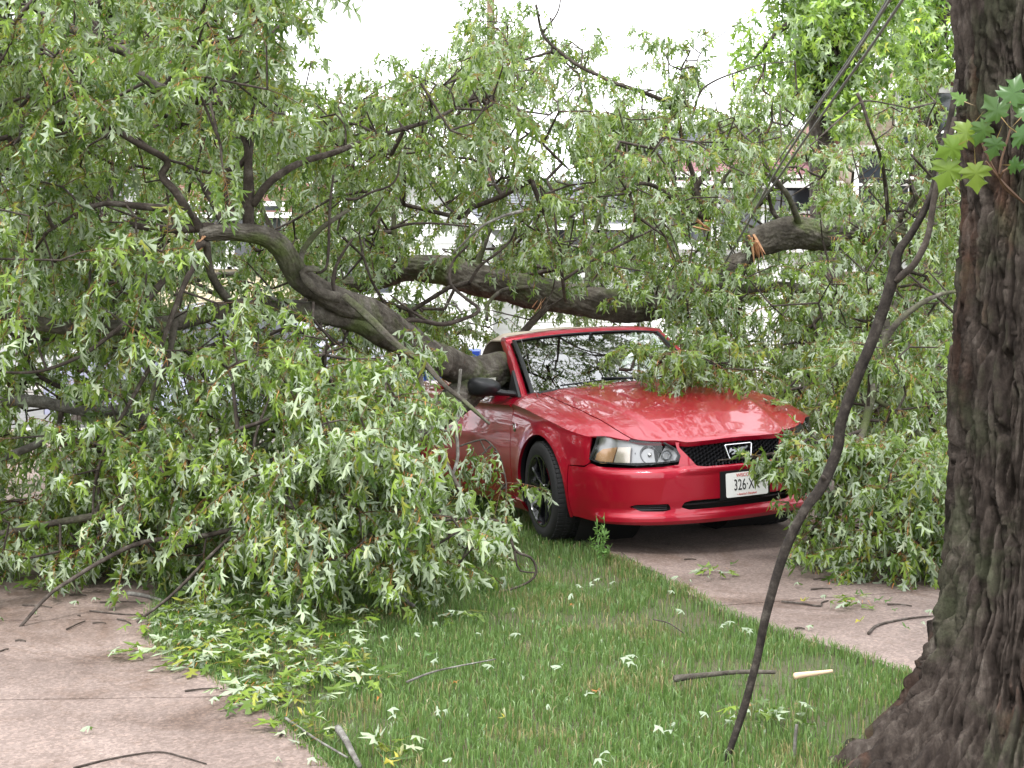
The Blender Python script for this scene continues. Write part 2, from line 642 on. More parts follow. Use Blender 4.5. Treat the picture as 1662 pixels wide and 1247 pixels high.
def limb_mesh(name, pts, rad, m, n=14, rough=.12, seg=.03, knob=.0, parent=None, furrow=0.0, seed=0):
    """a branch: smooth path through pts with radii rad, uneven skin, furrows along it"""
    pts = np.array([tuple(p) for p in pts], float)
    rad = np.array(rad, float)
    Q = np.c_[pts, rad]
    L = np.linalg.norm(np.diff(pts, axis=0), axis=1).sum()
    ns = max(4, min(460, int(L / seg)))
    C = catmull(Q, ns)
    P, r = C[:, :3], np.maximum(C[:, 3], .0015)
    wob = (np.stack([vnoise(np.c_[np.arange(ns) * seg * 3 + 11 * j + seed, np.full(ns, 3.1 * j), np.full(ns, seed * .7)]) for j in range(3)], 1) - .5)
    P = P + wob * np.minimum(.05, r * 1.1)[:, None]
    T = nrm(np.gradient(P, axis=0))
    a = np.cross(T[0], [0, 0, 1.0]) if abs(T[0][2]) < .9 else np.cross(T[0], [1.0, 0, 0])
    a /= np.linalg.norm(a)
    V = np.zeros((ns, n, 3))
    th = np.linspace(0, 2 * math.pi, n, endpoint=False)
    for i in range(ns):
        a = a - T[i] * a.dot(T[i]); a /= np.linalg.norm(a)
        b_ = np.cross(T[i], a)
        V[i] = P[i] + r[i] * (np.cos(th)[:, None] * a + np.sin(th)[:, None] * b_)
    ctr = P[:, None]
    d = V - ctr
    s_ = np.arange(ns)[:, None] * seg * np.ones((1, n))
    R_ = r.mean()
    nn = vnoise(np.stack([np.cos(th)[None] * 2.1 + 5 + seed + 0 * s_, np.sin(th)[None] * 2.1 + 5 + 0 * s_, s_ * 5], -1)) - .5
    k = 1 + rough * 2 * nn
    if furrow:
        nu = max(8, int(2 * math.pi * R_ / .030))
        w1 = vnoise(np.stack([np.cos(th)[None] * 3 + 9 + 0 * s_, np.sin(th)[None] * 3 + 9 + 0 * s_, s_ * 7 + seed], -1)) - .5
        f1, f2, cid = cells((th[None] / (2 * math.pi) * nu + 0 * s_ + w1 * 2.2) % nu, s_ / .075 + w1 * 2, nu, seed)
        gr = np.clip((f2 - f1) / .38, 0, 1) ** .6
        k = k + furrow / np.maximum(r[:, None], .03) * (gr - .75 + .35 * (cid % 1 - .5))
    V = ctr + d * k[..., None]
    F = []
    idx = np.arange(ns * n).reshape(ns, n)
    q = np.stack([idx[:-1], np.roll(idx[:-1], -1, 1), np.roll(idx[1:], -1, 1), idx[1:]], -1).reshape(-1, 4)
    VV = np.vstack([V.reshape(-1, 3), P[:1] - T[0] * r[0] * .2, P[-1:] + T[-1] * r[-1] * .2])
    c0 = ns * n
    tri = np.concatenate([np.stack([np.roll(idx[0], -1), idx[0], np.full(n, c0)], 1), np.stack([idx[-1], np.roll(idx[-1], -1), np.full(n, c0 + 1)], 1)])
    me = mesh_np(name, VV, [q, tri], m)
    return link(name, me, parent), P, r


def edge_tubes(Pa, Pb, ra, rb, n=4):
    """one n-sided sleeve per edge"""
    T = nrm(Pb - Pa)
    up = np.where(np.abs(T[:, 2:3]) < .9, np.array([[0, 0, 1.0]]), np.array([[1.0, 0, 0]]))
    a = nrm(np.cross(T, up)); b_ = np.cross(T, a)
    th = np.linspace(0, 2 * math.pi, n, endpoint=False)
    ring = np.cos(th)[None, :, None] * a[:, None] + np.sin(th)[None, :, None] * b_[:, None]
    V = np.concatenate([Pa[:, None] + ring * ra[:, None, None], Pb[:, None] + ring * rb[:, None, None]], 1)
    i = np.arange(n); j = (i + 1) % n
    F = np.stack([i, j, j + n, i + n], 1)[None] + (np.arange(len(Pa)) * 2 * n)[:, None, None]
    return V.reshape(-1, 3), F.reshape(-1, 4)


# ================================================================== HOUSES ACROSS THE STREET
def siding(name, col):
    m = bpy.data.materials.new(name); m.use_nodes = True
    g = NG(m)
    co = g.n("ShaderNodeTexCoord").outputs["Object"]
    n_ = g.noise(co, 2.5, 5)
    g.l(g.ramp(n_, [(.3, tuple(c * .88 for c in col)), (.7, col)]), g.b.inputs["Base Color"])
    g.b.inputs["Roughness"].default_value = .6
    return m


m_white = siding("white_siding", (.78, .78, .76)); m_cream = siding("cream_siding", (.70, .60, .42)); m_tansid = siding("tan_siding", (.52, .42, .32))
m_trimw = mat("white_trim", (.8, .8, .78), .5)
m_pane = mat("window_pane", (.03, .035, .045), .06, 0, 0, .9)
m_shg = mat("grey_shingle", (.16, .165, .19), .9, var=(5, (.11, .115, .13), .3))
m_shm = mat("mauve_shingle", (.30, .16, .17), .9, var=(5, (.22, .12, .13), .3))
m_shr = mat("red_brown_shingle", (.20, .095, .075), .9, var=(5, (.15, .075, .06), .3))
m_shd = mat("dark_shingle", (.07, .075, .085), .9)
m_brick = mat("chimney_brick", (.26, .12, .08), .9, var=(20, (.18, .09, .07), .2))


def house(label, px0, px1, Y, eave, ridge, depth, walls, roofm, gable_front=False, wins=(), chimney=None, porch=None, rot=0.0):
    """a house whose front stands at distance Y between two columns of the photograph; eave and ridge are photo rows"""
    x0, x1 = at(px0, 480, Y).x, at(px1, 480, Y).x
    ze, zr = at(831, eave, Y).z, at(831, ridge, Y + (0 if gable_front else depth / 2)).z
    cx = (x0 + x1) / 2; W = (x1 - x0) / 2
    h = empty("house", (cx, Y, 0), rot)
    thing(h, label, "house")
    # clapboard walls: each course a little proud of the one above it
    b = MB()
    b.box((0, depth / 2, ze / 2), (W - .02, depth / 2, ze / 2))
    if gable_front:
        b.add([(-W + .02, .0, ze), (W - .02, .0, ze), (0, .0, zr - .1), (-W + .02, depth, ze), (W - .02, depth, ze), (0, depth, zr - .1)], [(0, 1, 2), (3, 5, 4), (0, 2, 5, 3), (1, 4, 5, 2)])
    b.build("wall", walls, h, smooth=False)
    def board(w_, w2, z):
        b = MB(); b.add([(-w_, -.022, 0), (w_, -.022, 0), (w2, -.008, .148), (-w2, -.008, .148), (-w_, .0, 0), (w_, 0, 0)], [(0, 1, 2, 3), (4, 5, 1, 0)])
        return b.build("clapboard", walls, h, smooth=False, fix=False, loc=(0, 0, z))
    nc = int(ze / .15)
    first = board(W, W, 0)
    for i in range(1, nc):
        o = first.copy(); COL.objects.link(o); o.parent = h; o.location = (0, 0, i * .15)
    if gable_front:
        for i in range(int((zr - ze) / .15)):
            z = ze + i * .15; w_ = W * (1 - (z + .15 - ze) / (zr - ze))
            if w_ > .1:
                board(w_ + .0, w_, z)
    # roof slabs with shingle courses
    ov = .35
    if gable_front:
        for s in (-1, 1):
            b = MB()
            ex, ez = s * (W + ov), ze - ov * (zr - ze) / W
            b.add([(0, -ov, zr), (0, depth + ov, zr), (ex, depth + ov, ez), (ex, -ov, ez), (0, -ov, zr + .14), (0, depth + ov, zr + .14), (ex, depth + ov, ez + .14), (ex, -ov, ez + .14)],
                  [(0, 3, 2, 1), (4, 5, 6, 7), (0, 4, 7, 3), (1, 2, 6, 5), (3, 7, 6, 2), (0, 1, 5, 4)])
            b.build("roof", roofm, h, smooth=False)
            b = MB(); b.add([(s * .0, -ov - .03, zr - .02), (ex, -ov - .03, ez - .02), (ex, -ov - .03, ez + .16), (0, -ov - .03, zr + .17)], [(0, 1, 2, 3)])
            o = b.build("bargeboard", m_trimw, h, smooth=False); so = o.modifiers.new("t", 'SOLIDIFY'); so.thickness = .03
    else:
        sl = (zr - ze) / (depth / 2)
        n = 16
        for s in (0, 1):
            b = MB()
            for i in range(n):
                t0, t1 = i / n, (i + 1) / n
                ya, yb = -ov + (depth / 2 + ov) * t0, -ov + (depth / 2 + ov) * t1
                za, zb = ze - ov * sl + (zr - ze + ov * sl) * t0, ze - ov * sl + (zr - ze + ov * sl) * t1
                if s:
                    ya, yb = depth - ya, depth - yb
                X = W + ov
                b.add([(-X, ya, za + .05), (X, ya, za + .05), (X, yb, zb + .03), (-X, yb, zb + .03), (-X, ya, za), (X, ya, za), (X, yb, zb - .02), (-X, yb, zb - .02)],
                      [(0, 1, 2, 3), (4, 7, 6, 5), (0, 4, 5, 1), (0, 3, 7, 4), (1, 5, 6, 2)])
            b.build("roof", roofm, h, smooth=False, fix=False)
        b = MB(); b.box((0, -ov - .06, ze - ov * sl), (W + ov, .05, .06)); b.build("gutter", m_trimw, h, smooth=False)
        for s in (-1, 1):
            b = MB(); b.add([(s * (W - .02), 0, ze), (s * (W - .02), depth, ze), (s * (W - .02), depth / 2, zr)], [(0, 1, 2)]); b.build("gable", walls, h, smooth=False)
    for (wx, wz, ww, wh) in wins:
        wx_ = at(wx, 480, Y).x - cx; wz_ = at(831, wz, Y).z
        f = empty("window", (wx_, -.02, wz_)); f.parent = h
        b = MB()
        for s in (-1, 1):
            b.box((s * ww / 2, -.02, 0), (.05, .03, wh / 2 + .05)); b.box((0, -.02, s * wh / 2), (ww / 2 - .051, .03, .05))
        b.box((0, -.015, 0), (ww / 2 - .051, .02, .025))
        b.build("frame", m_trimw, f, smooth=False)
        b = MB(); b.box((0, -.008, 0), (ww / 2, .006, wh / 2)); b.build("pane", m_pane, f, smooth=False)
        b = MB(); b.box((0, -.05, -wh / 2 - .08), (ww / 2 + .1, .06, .025)); b.build("sill", m_trimw, f, smooth=False)
    if chimney:
        cxp, top, wd = chimney
        b = MB(); zt_ = at(831, top, Y + depth / 2).z
        b.box((at(cxp, 480, Y + depth / 2).x - cx, depth / 2, (zt_ + ze) / 2), (wd, wd, (zt_ - ze) / 2))
        ch = b.build("chimney", m_brick, h, smooth=False)
        b = MB(); b.box((at(cxp, 480, Y + depth / 2).x - cx, depth / 2, zt_ + .05), (wd + .06, wd + .06, .05)); b.build("chimney_cap", m_kerb, ch, smooth=False)
    if porch:
        pa, pb, ptop, pm = porch
        xa, xb = at(pa, 480, Y - 2).x - cx, at(pb, 480, Y - 2).x - cx
        zp = at(831, ptop, Y - 2).z
        b = MB(); b.add([(xa - .2, -2.3, zp - .05), (xb + .2, -2.3, zp - .05), (xb + .2, -.03, zp + .65), (xa - .2, -.03, zp + .65), (xa - .2, -2.3, zp + .05), (xb + .2, -2.3, zp + .05), (xb + .2, -.03, zp + .75), (xa - .2, -.03, zp + .75)],
                        [(0, 3, 2, 1), (4, 5, 6, 7), (0, 1, 5, 4), (1, 2, 6, 5), (2, 3, 7, 6), (3, 0, 4, 7)])
        b.build("porch_roof", pm, h, smooth=False)
        b = MB(); b.box(((xa + xb) / 2, -2.1, zp - .18), ((xb - xa) / 2, .08, .12)); b.build("porch_beam", m_trimw, h, smooth=False)
        for k in range(4):
            b = MB(); b.box((xa + (xb - xa) * k / 3, -2.1, (zp - .3) / 2), (.08, .08, (zp - .3) / 2)); b.build("porch_post", m_trimw, h, smooth=False)
        b = MB(); b.box(((xa + xb) / 2, -2.1, .45), ((xb - xa) / 2, .04, .35)); b.build("porch_skirt", m_trimw, h, smooth=False)
    return h


house("white gabled house with a grey roof behind the middle of the fallen crown", 560, 800, 29, 395, 272, 9, m_white, m_shg, gable_front=True,
      wins=((600, 430, 1.0, 1.2),))
house("low white house with a grey shingled roof, behind the car's windscreen", 785, 1035, 31, 362, 295, 8, m_white, m_shg,
      wins=((930, 400, 1.2, 1.2), (1000, 400, 1.2, 1.2)), chimney=(790, 186, .13))
house("white house with a mauve shingled roof seen through the branches", 1060, 1330, 28, 296, 258, 8, m_white, m_shm,
      wins=((1120, 340, 1.0, 1.3), (1200, 340, 1.0, 1.3), (1280, 345, 1.0, 1.3)))
house("house with a dark grey roof rising behind the mauve roofed house", 1090, 1290, 42, 262, 216, 8, m_white, m_shd)
house("tall tan house with white trim beside the big standing trunk", 1395, 1590, 27, 190, 95, 9, m_tansid, m_shr, gable_front=True,
      wins=((1500, 215, 1.1, 1.5), (1430, 300, 1.0, 1.3), (1520, 320, 1.0, 1.3)), porch=(1330, 1640, 412, m_shr))
house("cream house with a red brown roof behind the left side of the fallen crown", 250, 470, 32, 345, 300, 8, m_cream, m_shr,
      wins=((330, 380, 1.1, 1.3), (420, 380, 1.1, 1.3)))
house("pale house at the far left behind the leaves", -120, 150, 30, 350, 270, 8, m_white, m_shg, wins=((40, 400, 1.2, 1.3), (110, 400, 1.2, 1.3)))

# utility pole
pole = empty("utility_pole", (at(797, 480, 40).x, 40, 0)); thing(pole, "wooden utility pole rising behind the low white house", "utility pole")
m_pole = mat("weathered_pole_wood", (.22, .15, .10), .9, var=(6, (.14, .10, .07), .2))
b = MB(); b.tube([(0, 0, 0), (0, 0, 5), (0, 0, 11)], [.14, .12, .10], 14); b.build("pole", m_pole, pole)
b = MB(); b.box((0, -.14, 10.3), (1.2, .05, .06)); b.build("crossarm", m_pole, pole, smooth=False)
for xx in (-1.05, -.5, .5, 1.05):
    b = MB(); b.lathe([(.001, .2), (.035, .19), (.05, .13), (.03, .10), (.05, .05), (.025, 0)], Matrix.Translation((xx, -.14, 10.36)), 12); b.build("insulator", m_pane, pole)

# service cables pulled down by the tree
m_cab = mat("weathered_cable", (.19, .185, .18), .6)
for lab, ptsc, r_ in (("thick grey service cable, the upper one of the sagging pair", [(1468, -40, 7.4), (1444, 0, 7.8), (1385, 92, 8.8), (1321, 184, 9.8), (1261, 277, 10.8), (1208, 373, 11.6), (1176, 429, 12.0), (1160, 470, 12.3)], .0085),
                      ("thick grey service cable, the lower one of the sagging pair", [(1492, -40, 7.3), (1465, 0, 7.7), (1405, 88, 8.7), (1345, 172, 9.6), (1300, 236, 10.3), (1258, 297, 11.0), (1222, 345, 11.8)], .0085),
                      ("thin dark cable running just above the grey pair", [(1460, -40, 7.6), (1425, 24, 8.2), (1372, 104, 9.0), (1312, 190, 10.0), (1258, 268, 11.0), (1210, 345, 11.9)], .0045)):
    b = MB(); b.tube([tuple(p) for p in catmull(np.array([tuple(at(*q)) for q in ptsc]), 40)], r_, 8)
    thing(b.build("service_cable", m_cab, None), lab, "cable")

# ---- cars parked in the street
def street_car(label, px, Y, body, L=4.5, top=1.45, flip=1, z0=-.022):
    x = at(px, 480, Y).x
    c = empty("parked_car", (x, Y, z0)); thing(c, label, "car")
    prof = [(-L / 2, .35), (-L / 2 + .02, .75), (-L / 2 + .35, .92), (-L / 2 + .95, .97), (-L / 2 + 1.45, top - .03), (-L / 2 + 2.0, top), (-L / 2 + 2.7, top - .03), (-L / 2 + 3.35, .98), (L / 2 - .35, .88), (L / 2 - .03, .70), (L / 2, .35)]
    prof = [(flip * a, b_) for a, b_ in prof]
    P = catmull(np.array(prof), 60)
    ws_ = [(-.86, 0), (-.80, 1), (.80, 1), (.86, 0)]
    V, Fc = [], []
    ys = np.linspace(-1, 1, 9)
    for a, z in P:
        t = sm(.9, top, z)
        for y in ys:
            w_ = (.88 - .22 * t)
            V.append((a, y * w_, z - .05 * y * y * (z > .8) - (.25 * 0)))
    n = len(ys)
    for i in range(len(P) - 1):
        for k in range(n - 1):
            Fc.append((i * n + k, i * n + k + 1, (i + 1) * n + k + 1, (i + 1) * n + k))
    b0 = len(V)
    for k in (0, n - 1):
        for i in range(len(P)):
            pass
    for s, kk in ((-1, 0), (1, n - 1)):
        base = len(V)
        for i in range(len(P)):
            V.append((P[i][0], s * .88, min(P[i][1], .35) if False else .25))
        for i in range(len(P) - 1):
            Fc.append((i * n + kk, (i + 1) * n + kk, base + i + 1, base + i))
    b = MB(); b.add(V, Fc); b.build("body", body, c, sharp=50)
    for s in (-1, 1):
        b = MB()
        q = [(flip * (-L / 2 + 1.15), .98), (flip * (-L / 2 + 1.55), top - .12), (flip * (-L / 2 + 2.65), top - .12), (flip * (-L / 2 + 3.15), .98)]
        y0 = s * .885; y1 = s * .72
        b.add([(q[0][0], y0, q[0][1]), (q[1][0], y1, q[1][1]), (q[2][0], y1, q[2][1]), (q[3][0], y0, q[3][1])], [(0, 1, 2, 3)])
        b.build("side_window", m_pane, c, smooth=False)
        for wx in (-L / 2 + .85, L / 2 - .85):
            b = MB(); b.lathe([(.18, .10), (.30, .11), (.33, .08), (.33, -.1), (.2, -.1)], Matrix.Translation((wx, s * .80, .33)) @ Matrix.Rotation(-s * math.pi / 2, 4, 'X'), 28); w_ = b.build("wheel", m_rubber, c)
            b = MB(); b.lathe([(0, .07), (.18, .08), (.2, .10)], Matrix.Translation((wx, s * .80, .33)) @ Matrix.Rotation(-s * math.pi / 2, 4, 'X'), 28); b.build("rim", m_kerb, w_)
    return c


def sm(a, b, x):
    t = np.clip((x - a) / (b - a), 0, 1)
    return t * t * (3 - 2 * t)


m_rubber = mat("parked_tyre", (.015, .015, .016), .8)
m_lav = mat("pale_lavender_blue_paint", (.30, .31, .42), .3, .3, 1.0)
m_wcar = mat("white_car_paint", (.75, .75, .75), .3, 0, 1.0)
m_bin = mat("blue_bin_plastic", (.02, .06, .35), .5)
street_car("pale lavender blue car glimpsed behind the left limbs of the fallen tree", 395, 17.9, m_lav, 4.3, 1.52, 1)
street_car("white car glimpsed in the street behind the fork of the fallen tree", 615, 21.5, m_wcar, 4.6, 1.55, -1)
# bin behind the trunk
bn = empty("recycling_bin", (at(731, 480, 15.4).x, 15.4, -.03)); thing(bn, "small bright blue bin glimpsed under the far trunk", "bin")
b = MB(); b.add([(-.22, -.25, .1), (.22, -.25, .1), (.22, .25, .1), (-.22, .25, .1), (-.28, -.33, 1.0), (.28, -.33, 1.0), (.28, .33, 1.0), (-.28, .33, 1.0)], [(0, 3, 2, 1), (4, 5, 6, 7), (0, 1, 5, 4), (1, 2, 6, 5), (2, 3, 7, 6), (3, 0, 4, 7)]); b.build("bin_body", m_bin, bn, smooth=False)
b = MB(); b.box((0, 0, 1.035), (.31, .36, .03)); b.build("lid", m_bin, bn, smooth=False)
for s in (-1, 1):
    b = MB(); b.lathe([(0, .03), (.1, .03), (.1, -.03), (0, -.03)], Matrix.Translation((s * .25, .25, .12)) @ Matrix.Rotation(math.pi / 2, 4, 'Y'), 16); b.build("bin_wheel", m_rubber, bn)


# ================================================================== STANDING TREES BEHIND
def far_tree(label, px, Y, base_py_crown, top_py, half_px, trunk_r, nleaf, tint=1.0, seed=1, lsize=(.13, .20), lod=0, group="trees beyond the street"):
    rg = np.random.default_rng(seed)
    x = at(px, 480, Y).x
    zb, zt_ = at(px, base_py_crown, Y).z, at(px, top_py, Y).z
    hw_ = half_px * Y / FPX
    t = empty("background_tree", (x, Y, -.03)); thing(t, label, "tree", group)
    segs_a, segs_b, ra, rb = [], [], [], []
    cz = (zb + zt_) / 2; hz = (zt_ - zb) / 2
    b = MB(); b.tube([(0, 0, 0), (.1, 0, zb * .5), (0, .1, zb + hz * .3), (.1, 0, cz + hz * .5)], [trunk_r * 1.25, trunk_r, trunk_r * .7, trunk_r * .25], 10); b.build("trunk", m_twig, t)
    ncl = 26
    cl = nrm(rg.normal(0, 1, (ncl, 3))) * (rg.uniform(.35, .95, (ncl, 1)))
    cl = cl * np.array([hw_, hw_, hz]) + np.array([0, 0, cz])
    for i in range(ncl):
        s0 = np.array([0, 0, zb * .9 + (cz + hz * .4 - zb * .9) * rg.random()])
        p = catmull(np.array([s0, (s0 + cl[i]) / 2 + [0, 0, .3], cl[i]]), 6)
        for k in range(5):
            segs_a.append(p[k]); segs_b.append(p[k + 1]); ra.append(trunk_r * .35 * (1 - k / 6)); rb.append(trunk_r * .35 * (1 - (k + 1) / 6))
    V, F = edge_tubes(np.array(segs_a), np.array(segs_b), np.array(ra), np.array(rb), 5)
    kind(link("limbs", mesh_np("limbs", V, F, m_twig), t), "stuff")
    w_ = rg.integers(0, ncl, nleaf)
    rad = rg.uniform(.22, .42, ncl)
    P = cl[w_] + nrm(rg.normal(0, 1, (nleaf, 3))) * (rg.random((nleaf, 1)) ** .45) * rad[w_][:, None] * np.array([hw_, hw_, hz]) * 1.0
    A = nrm(rg.normal(0, .6, (nleaf, 3)) + np.array([0, 0, -.7]))
    N = nrm(rg.normal(0, .8, (nleaf, 3)) + np.array([0, -.2, .6]))
    sz = rg.uniform(lsize[0], lsize[1], nleaf)
    V, T = leaf_geo(P, A, N, sz, rg.uniform(.1, .6, nleaf), rg.uniform(0, .4, nleaf), lod)
    nv = V.shape[1]
    F = (T[None] + (np.arange(nleaf) * nv)[:, None, None]).reshape(-1, 3)
    c = leaf_tints(nleaf, yellow=.04, rg=rg) * tint
    C = np.concatenate([np.repeat(c, nv, 0), np.ones((nleaf * nv, 1))], 1)
    kind(link("crown", mesh_np("crown", V.reshape(-1, 3), F, m_leaf, False, attr={"tint": C}), t), "stuff")
    return t


far_tree("tall bright green tree standing behind the two sagging cables", 1330, 20, 240, -190, 120, .22, 5200, 1.7, 21)
far_tree("leafy tree rising behind the tan house, next to the big trunk", 1500, 23, 200, -260, 130, .26, 4600, 2.0, 22)
far_tree("tree behind the upper left of the fallen crown", 160, 19, 330, -160, 260, .3, 8000, 1.5, 23)
far_tree("low tree behind the cream house", 380, 40, 300, 120, 120, .25, 5000, 1.2, 24, (.3, .45), 1)
far_tree("low dark tree over the dark grey roof", 1190, 55, 260, 185, 80, .25, 3500, 1.0, 25, (.3, .45), 1)
far_tree("round dark tree between the low white house and the mauve roof", 985, 60, 280, 185, 75, .3, 3500, .9, 26, (.3, .45), 1)
far_tree("bushy tree at the far right behind the standing trunk", 1720, 22, 420, -60, 140, .25, 6000, 1.3, 27, (.2, .3), 1)
far_tree("bushy tree at the left edge beyond the street", -160, 28, 420, 30, 190, .3, 6000, 1.2, 28, (.2, .32), 1)
# ================================================================== THE CAR
# local frame: x forward from the front axle, y to the car's left, z up
CAR_TH, ROLL = 0.42, 0.045                     # heading; the weight of the tree leans it over to its right
car = empty("car", (1.04, 10.02, .8 * math.sin(.045)))
car.rotation_euler = (ROLL, 0, CAR_TH - math.pi / 2)
thing(car, "dark red convertible crushed under the fallen tree, parked on the driveway", "car")
CARM = Matrix.Translation((1.04, 10.02, .8 * math.sin(.045))) @ Matrix.Rotation(CAR_TH - math.pi / 2, 4, 'Z') @ Matrix.Rotation(ROLL, 4, 'X')

# plan outline, nose centre -> along the flank -> tail centre (x, half width)
_O = catmull([(.985, 0), (.975, .2), (.94, .38), (.882, .54), (.80, .67), (.69, .775), (.56, .845), (.41, .888),
              (.25, .905), (0, .91), (-.2, .903), (-.55, .887), (-1.0, .884), (-1.5, .888), (-2.0, .90), (-2.57, .905), (-3.0, .87),
              (-3.3, .78), (-3.44, .62), (-3.52, .35), (-3.54, 0)], 1200)
_OL = np.concatenate([[0], np.cumsum(np.linalg.norm(np.diff(_O, axis=0), axis=1))])
_T = np.gradient(_O, axis=0)
_T /= np.linalg.norm(_T, axis=1)[:, None]
_N = np.stack([-_T[:, 1], _T[:, 0]], 1)          # outward
if _N[0, 0] < 0:
    _N *= -1


def ox(x):
    """arc length s at which the flank has this x"""
    return float(np.interp(-x, -_O[:, 0], _OL))


def sm(a, b, x):
    t = np.clip((x - a) / (b - a), 0, 1)
    return t * t * (3 - 2 * t)


SZ = np.array([.13, .17, .20, .26, .34, .42, .50, .58, .66, .72, .77, .81, .85])
SO = np.array([-.07, -.045, -.03, -.018, -.006, 0, .001, -.002, -.010, -.018, -.028, -.042, -.07])
FZ = np.array([.15, .180, .205, .235, .255, .28, .33, .47, .500, .518, .535, .57, .63, .70, .77])
FO = np.array([-.06, -.01, .012, .010, -.004, -.010, -.004, .0, -.003, -.012, -.045, -.052, -.066, -.085, -.10])
ARCH_R, ARCH_Z = 0.362, 0.335


_sh = None


def flank(s, z, sign=-1):
    """the car's skin: s = arc length from the nose, z = height; returns local xyz"""
    s = np.asarray(s, float); z = np.asarray(z, float)
    sg = np.where(s < 0, -1.0, 1.0) * sign
    a = np.abs(s)
    x = np.interp(a, _OL, _O[:, 0]); y = np.interp(a, _OL, _O[:, 1])
    nx = np.interp(a, _OL, _N[:, 0]); ny = np.interp(a, _OL, _N[:, 1])
    wf = 1 - sm(.86, 1.06, a)
    off = wf * np.interp(z, FZ, FO) + (1 - wf) * np.interp(z, SZ, SO)
    # the middle of the nose carries grille and bumper without the headlight ledge
    cen = 1 - sm(.34, .44, a)
    off = off + cen * np.interp(z, [.48, .54, .60, .70, .77], [0, .030, .028, .03, .03])
    # plate pocket
    off = off - 0.0 * cen
    if _sh is not None:
        h_ = shoulder(a)
        k_ = sm(h_ - .07, h_, z) * (1 - wf)
        off = off * (1 - k_) - .024 * k_
    # wheel-arch flares, front and rear
    for cx in (0.0, -2.573):
        r = np.hypot(x - cx, z - ARCH_Z)
        off = off + (1 - wf) * 0.026 * np.exp(-((r - ARCH_R) / 0.055) ** 2) * (z > .15)
    # the crease that runs back along door and quarter panel, and the side scoop's hollow
    off = off + (1 - wf) * sm(-.7, -1.4, x) * 0.012 * np.exp(-((z - .60) / .05) ** 2)
    return np.stack([x + nx * off, sg * (y + ny * off), z], -1)


def top_z(x, y):
    x = np.asarray(x, float); y = np.asarray(y, float)
    zc = np.interp(x, [-3.54, -3.2, -2.5, -2.0, -.5, -.3, 0, .2, .4, .6, .75, .85, .92, .96],
                   [.80, .875, .905, .915, .965, .952, .918, .890, .852, .804, .756, .721, .699, .681])
    z = zc - .05 * (np.abs(y) / .8) ** 2.2 * (1 - sm(.4, .8, x)) - .085 * (np.abs(y) / .8) ** 1.6 * sm(.4, .8, x)
    # hood creases running from the screen corners to the inner headlights
    cy = np.interp(x, [-.4, .9], [.57, .40])
    z = z + .014 * (1 - sm(cy - .015, cy + .045, np.abs(y))) * sm(-.55, -.3, x) * (1 - sm(.45, .9, x))
    # distance in from the outline
    pts = np.stack([x.ravel(), np.abs(y).ravel()], 1)
    d = np.empty(len(pts))
    O = _O[::4]
    for k in range(0, len(pts), 2000):
        q = pts[k:k + 2000]
        d[k:k + 2000] = np.sqrt(((q[:, None, :] - O[None]) ** 2).sum(-1).min(1))
    d = d.reshape(x.shape)
    ww = 1 - sm(.35, .75, x)
    z = z - .055 * np.exp(-((d / .085) ** 1.5)) * ww - .022 * np.exp(-(d / .04) ** 1.5) * (1 - ww)
    return z


_ss = np.linspace(0, _OL[-1], 400)
_in = .024 * sm(.86, 1.06, _ss) + (.072 - .030 * (1 - sm(.34, .44, _ss))) * (1 - sm(.86, 1.06, _ss))
_sx = np.interp(_ss, _OL, _O[:, 0]) - _in * np.interp(_ss, _OL, _N[:, 0])
_sy = np.interp(_ss, _OL, _O[:, 1]) - _in * np.interp(_ss, _OL, _N[:, 1])
_sh = top_z(_sx, _sy) - .004 * (1 - sm(.86, 1.06, _ss))


def shoulder(s):
    """height of the skin's upper edge at s"""
    return np.interp(np.abs(np.asarray(s, float)), _ss, _sh)


def pin(poly, P):
    """points in polygon"""
    x, y = P[..., 0], P[..., 1]
    ins = np.zeros(x.shape, bool)
    n = len(poly)
    for i in range(n):
        x1, y1 = poly[i]; x2, y2 = poly[(i + 1) % n]
        c = ((y1 > y) != (y2 > y)) & (x < (x2 - x1) * (y - y1) / ((y2 - y1) if y2 != y1 else 1e-9) + x1)
        ins ^= c
    return ins


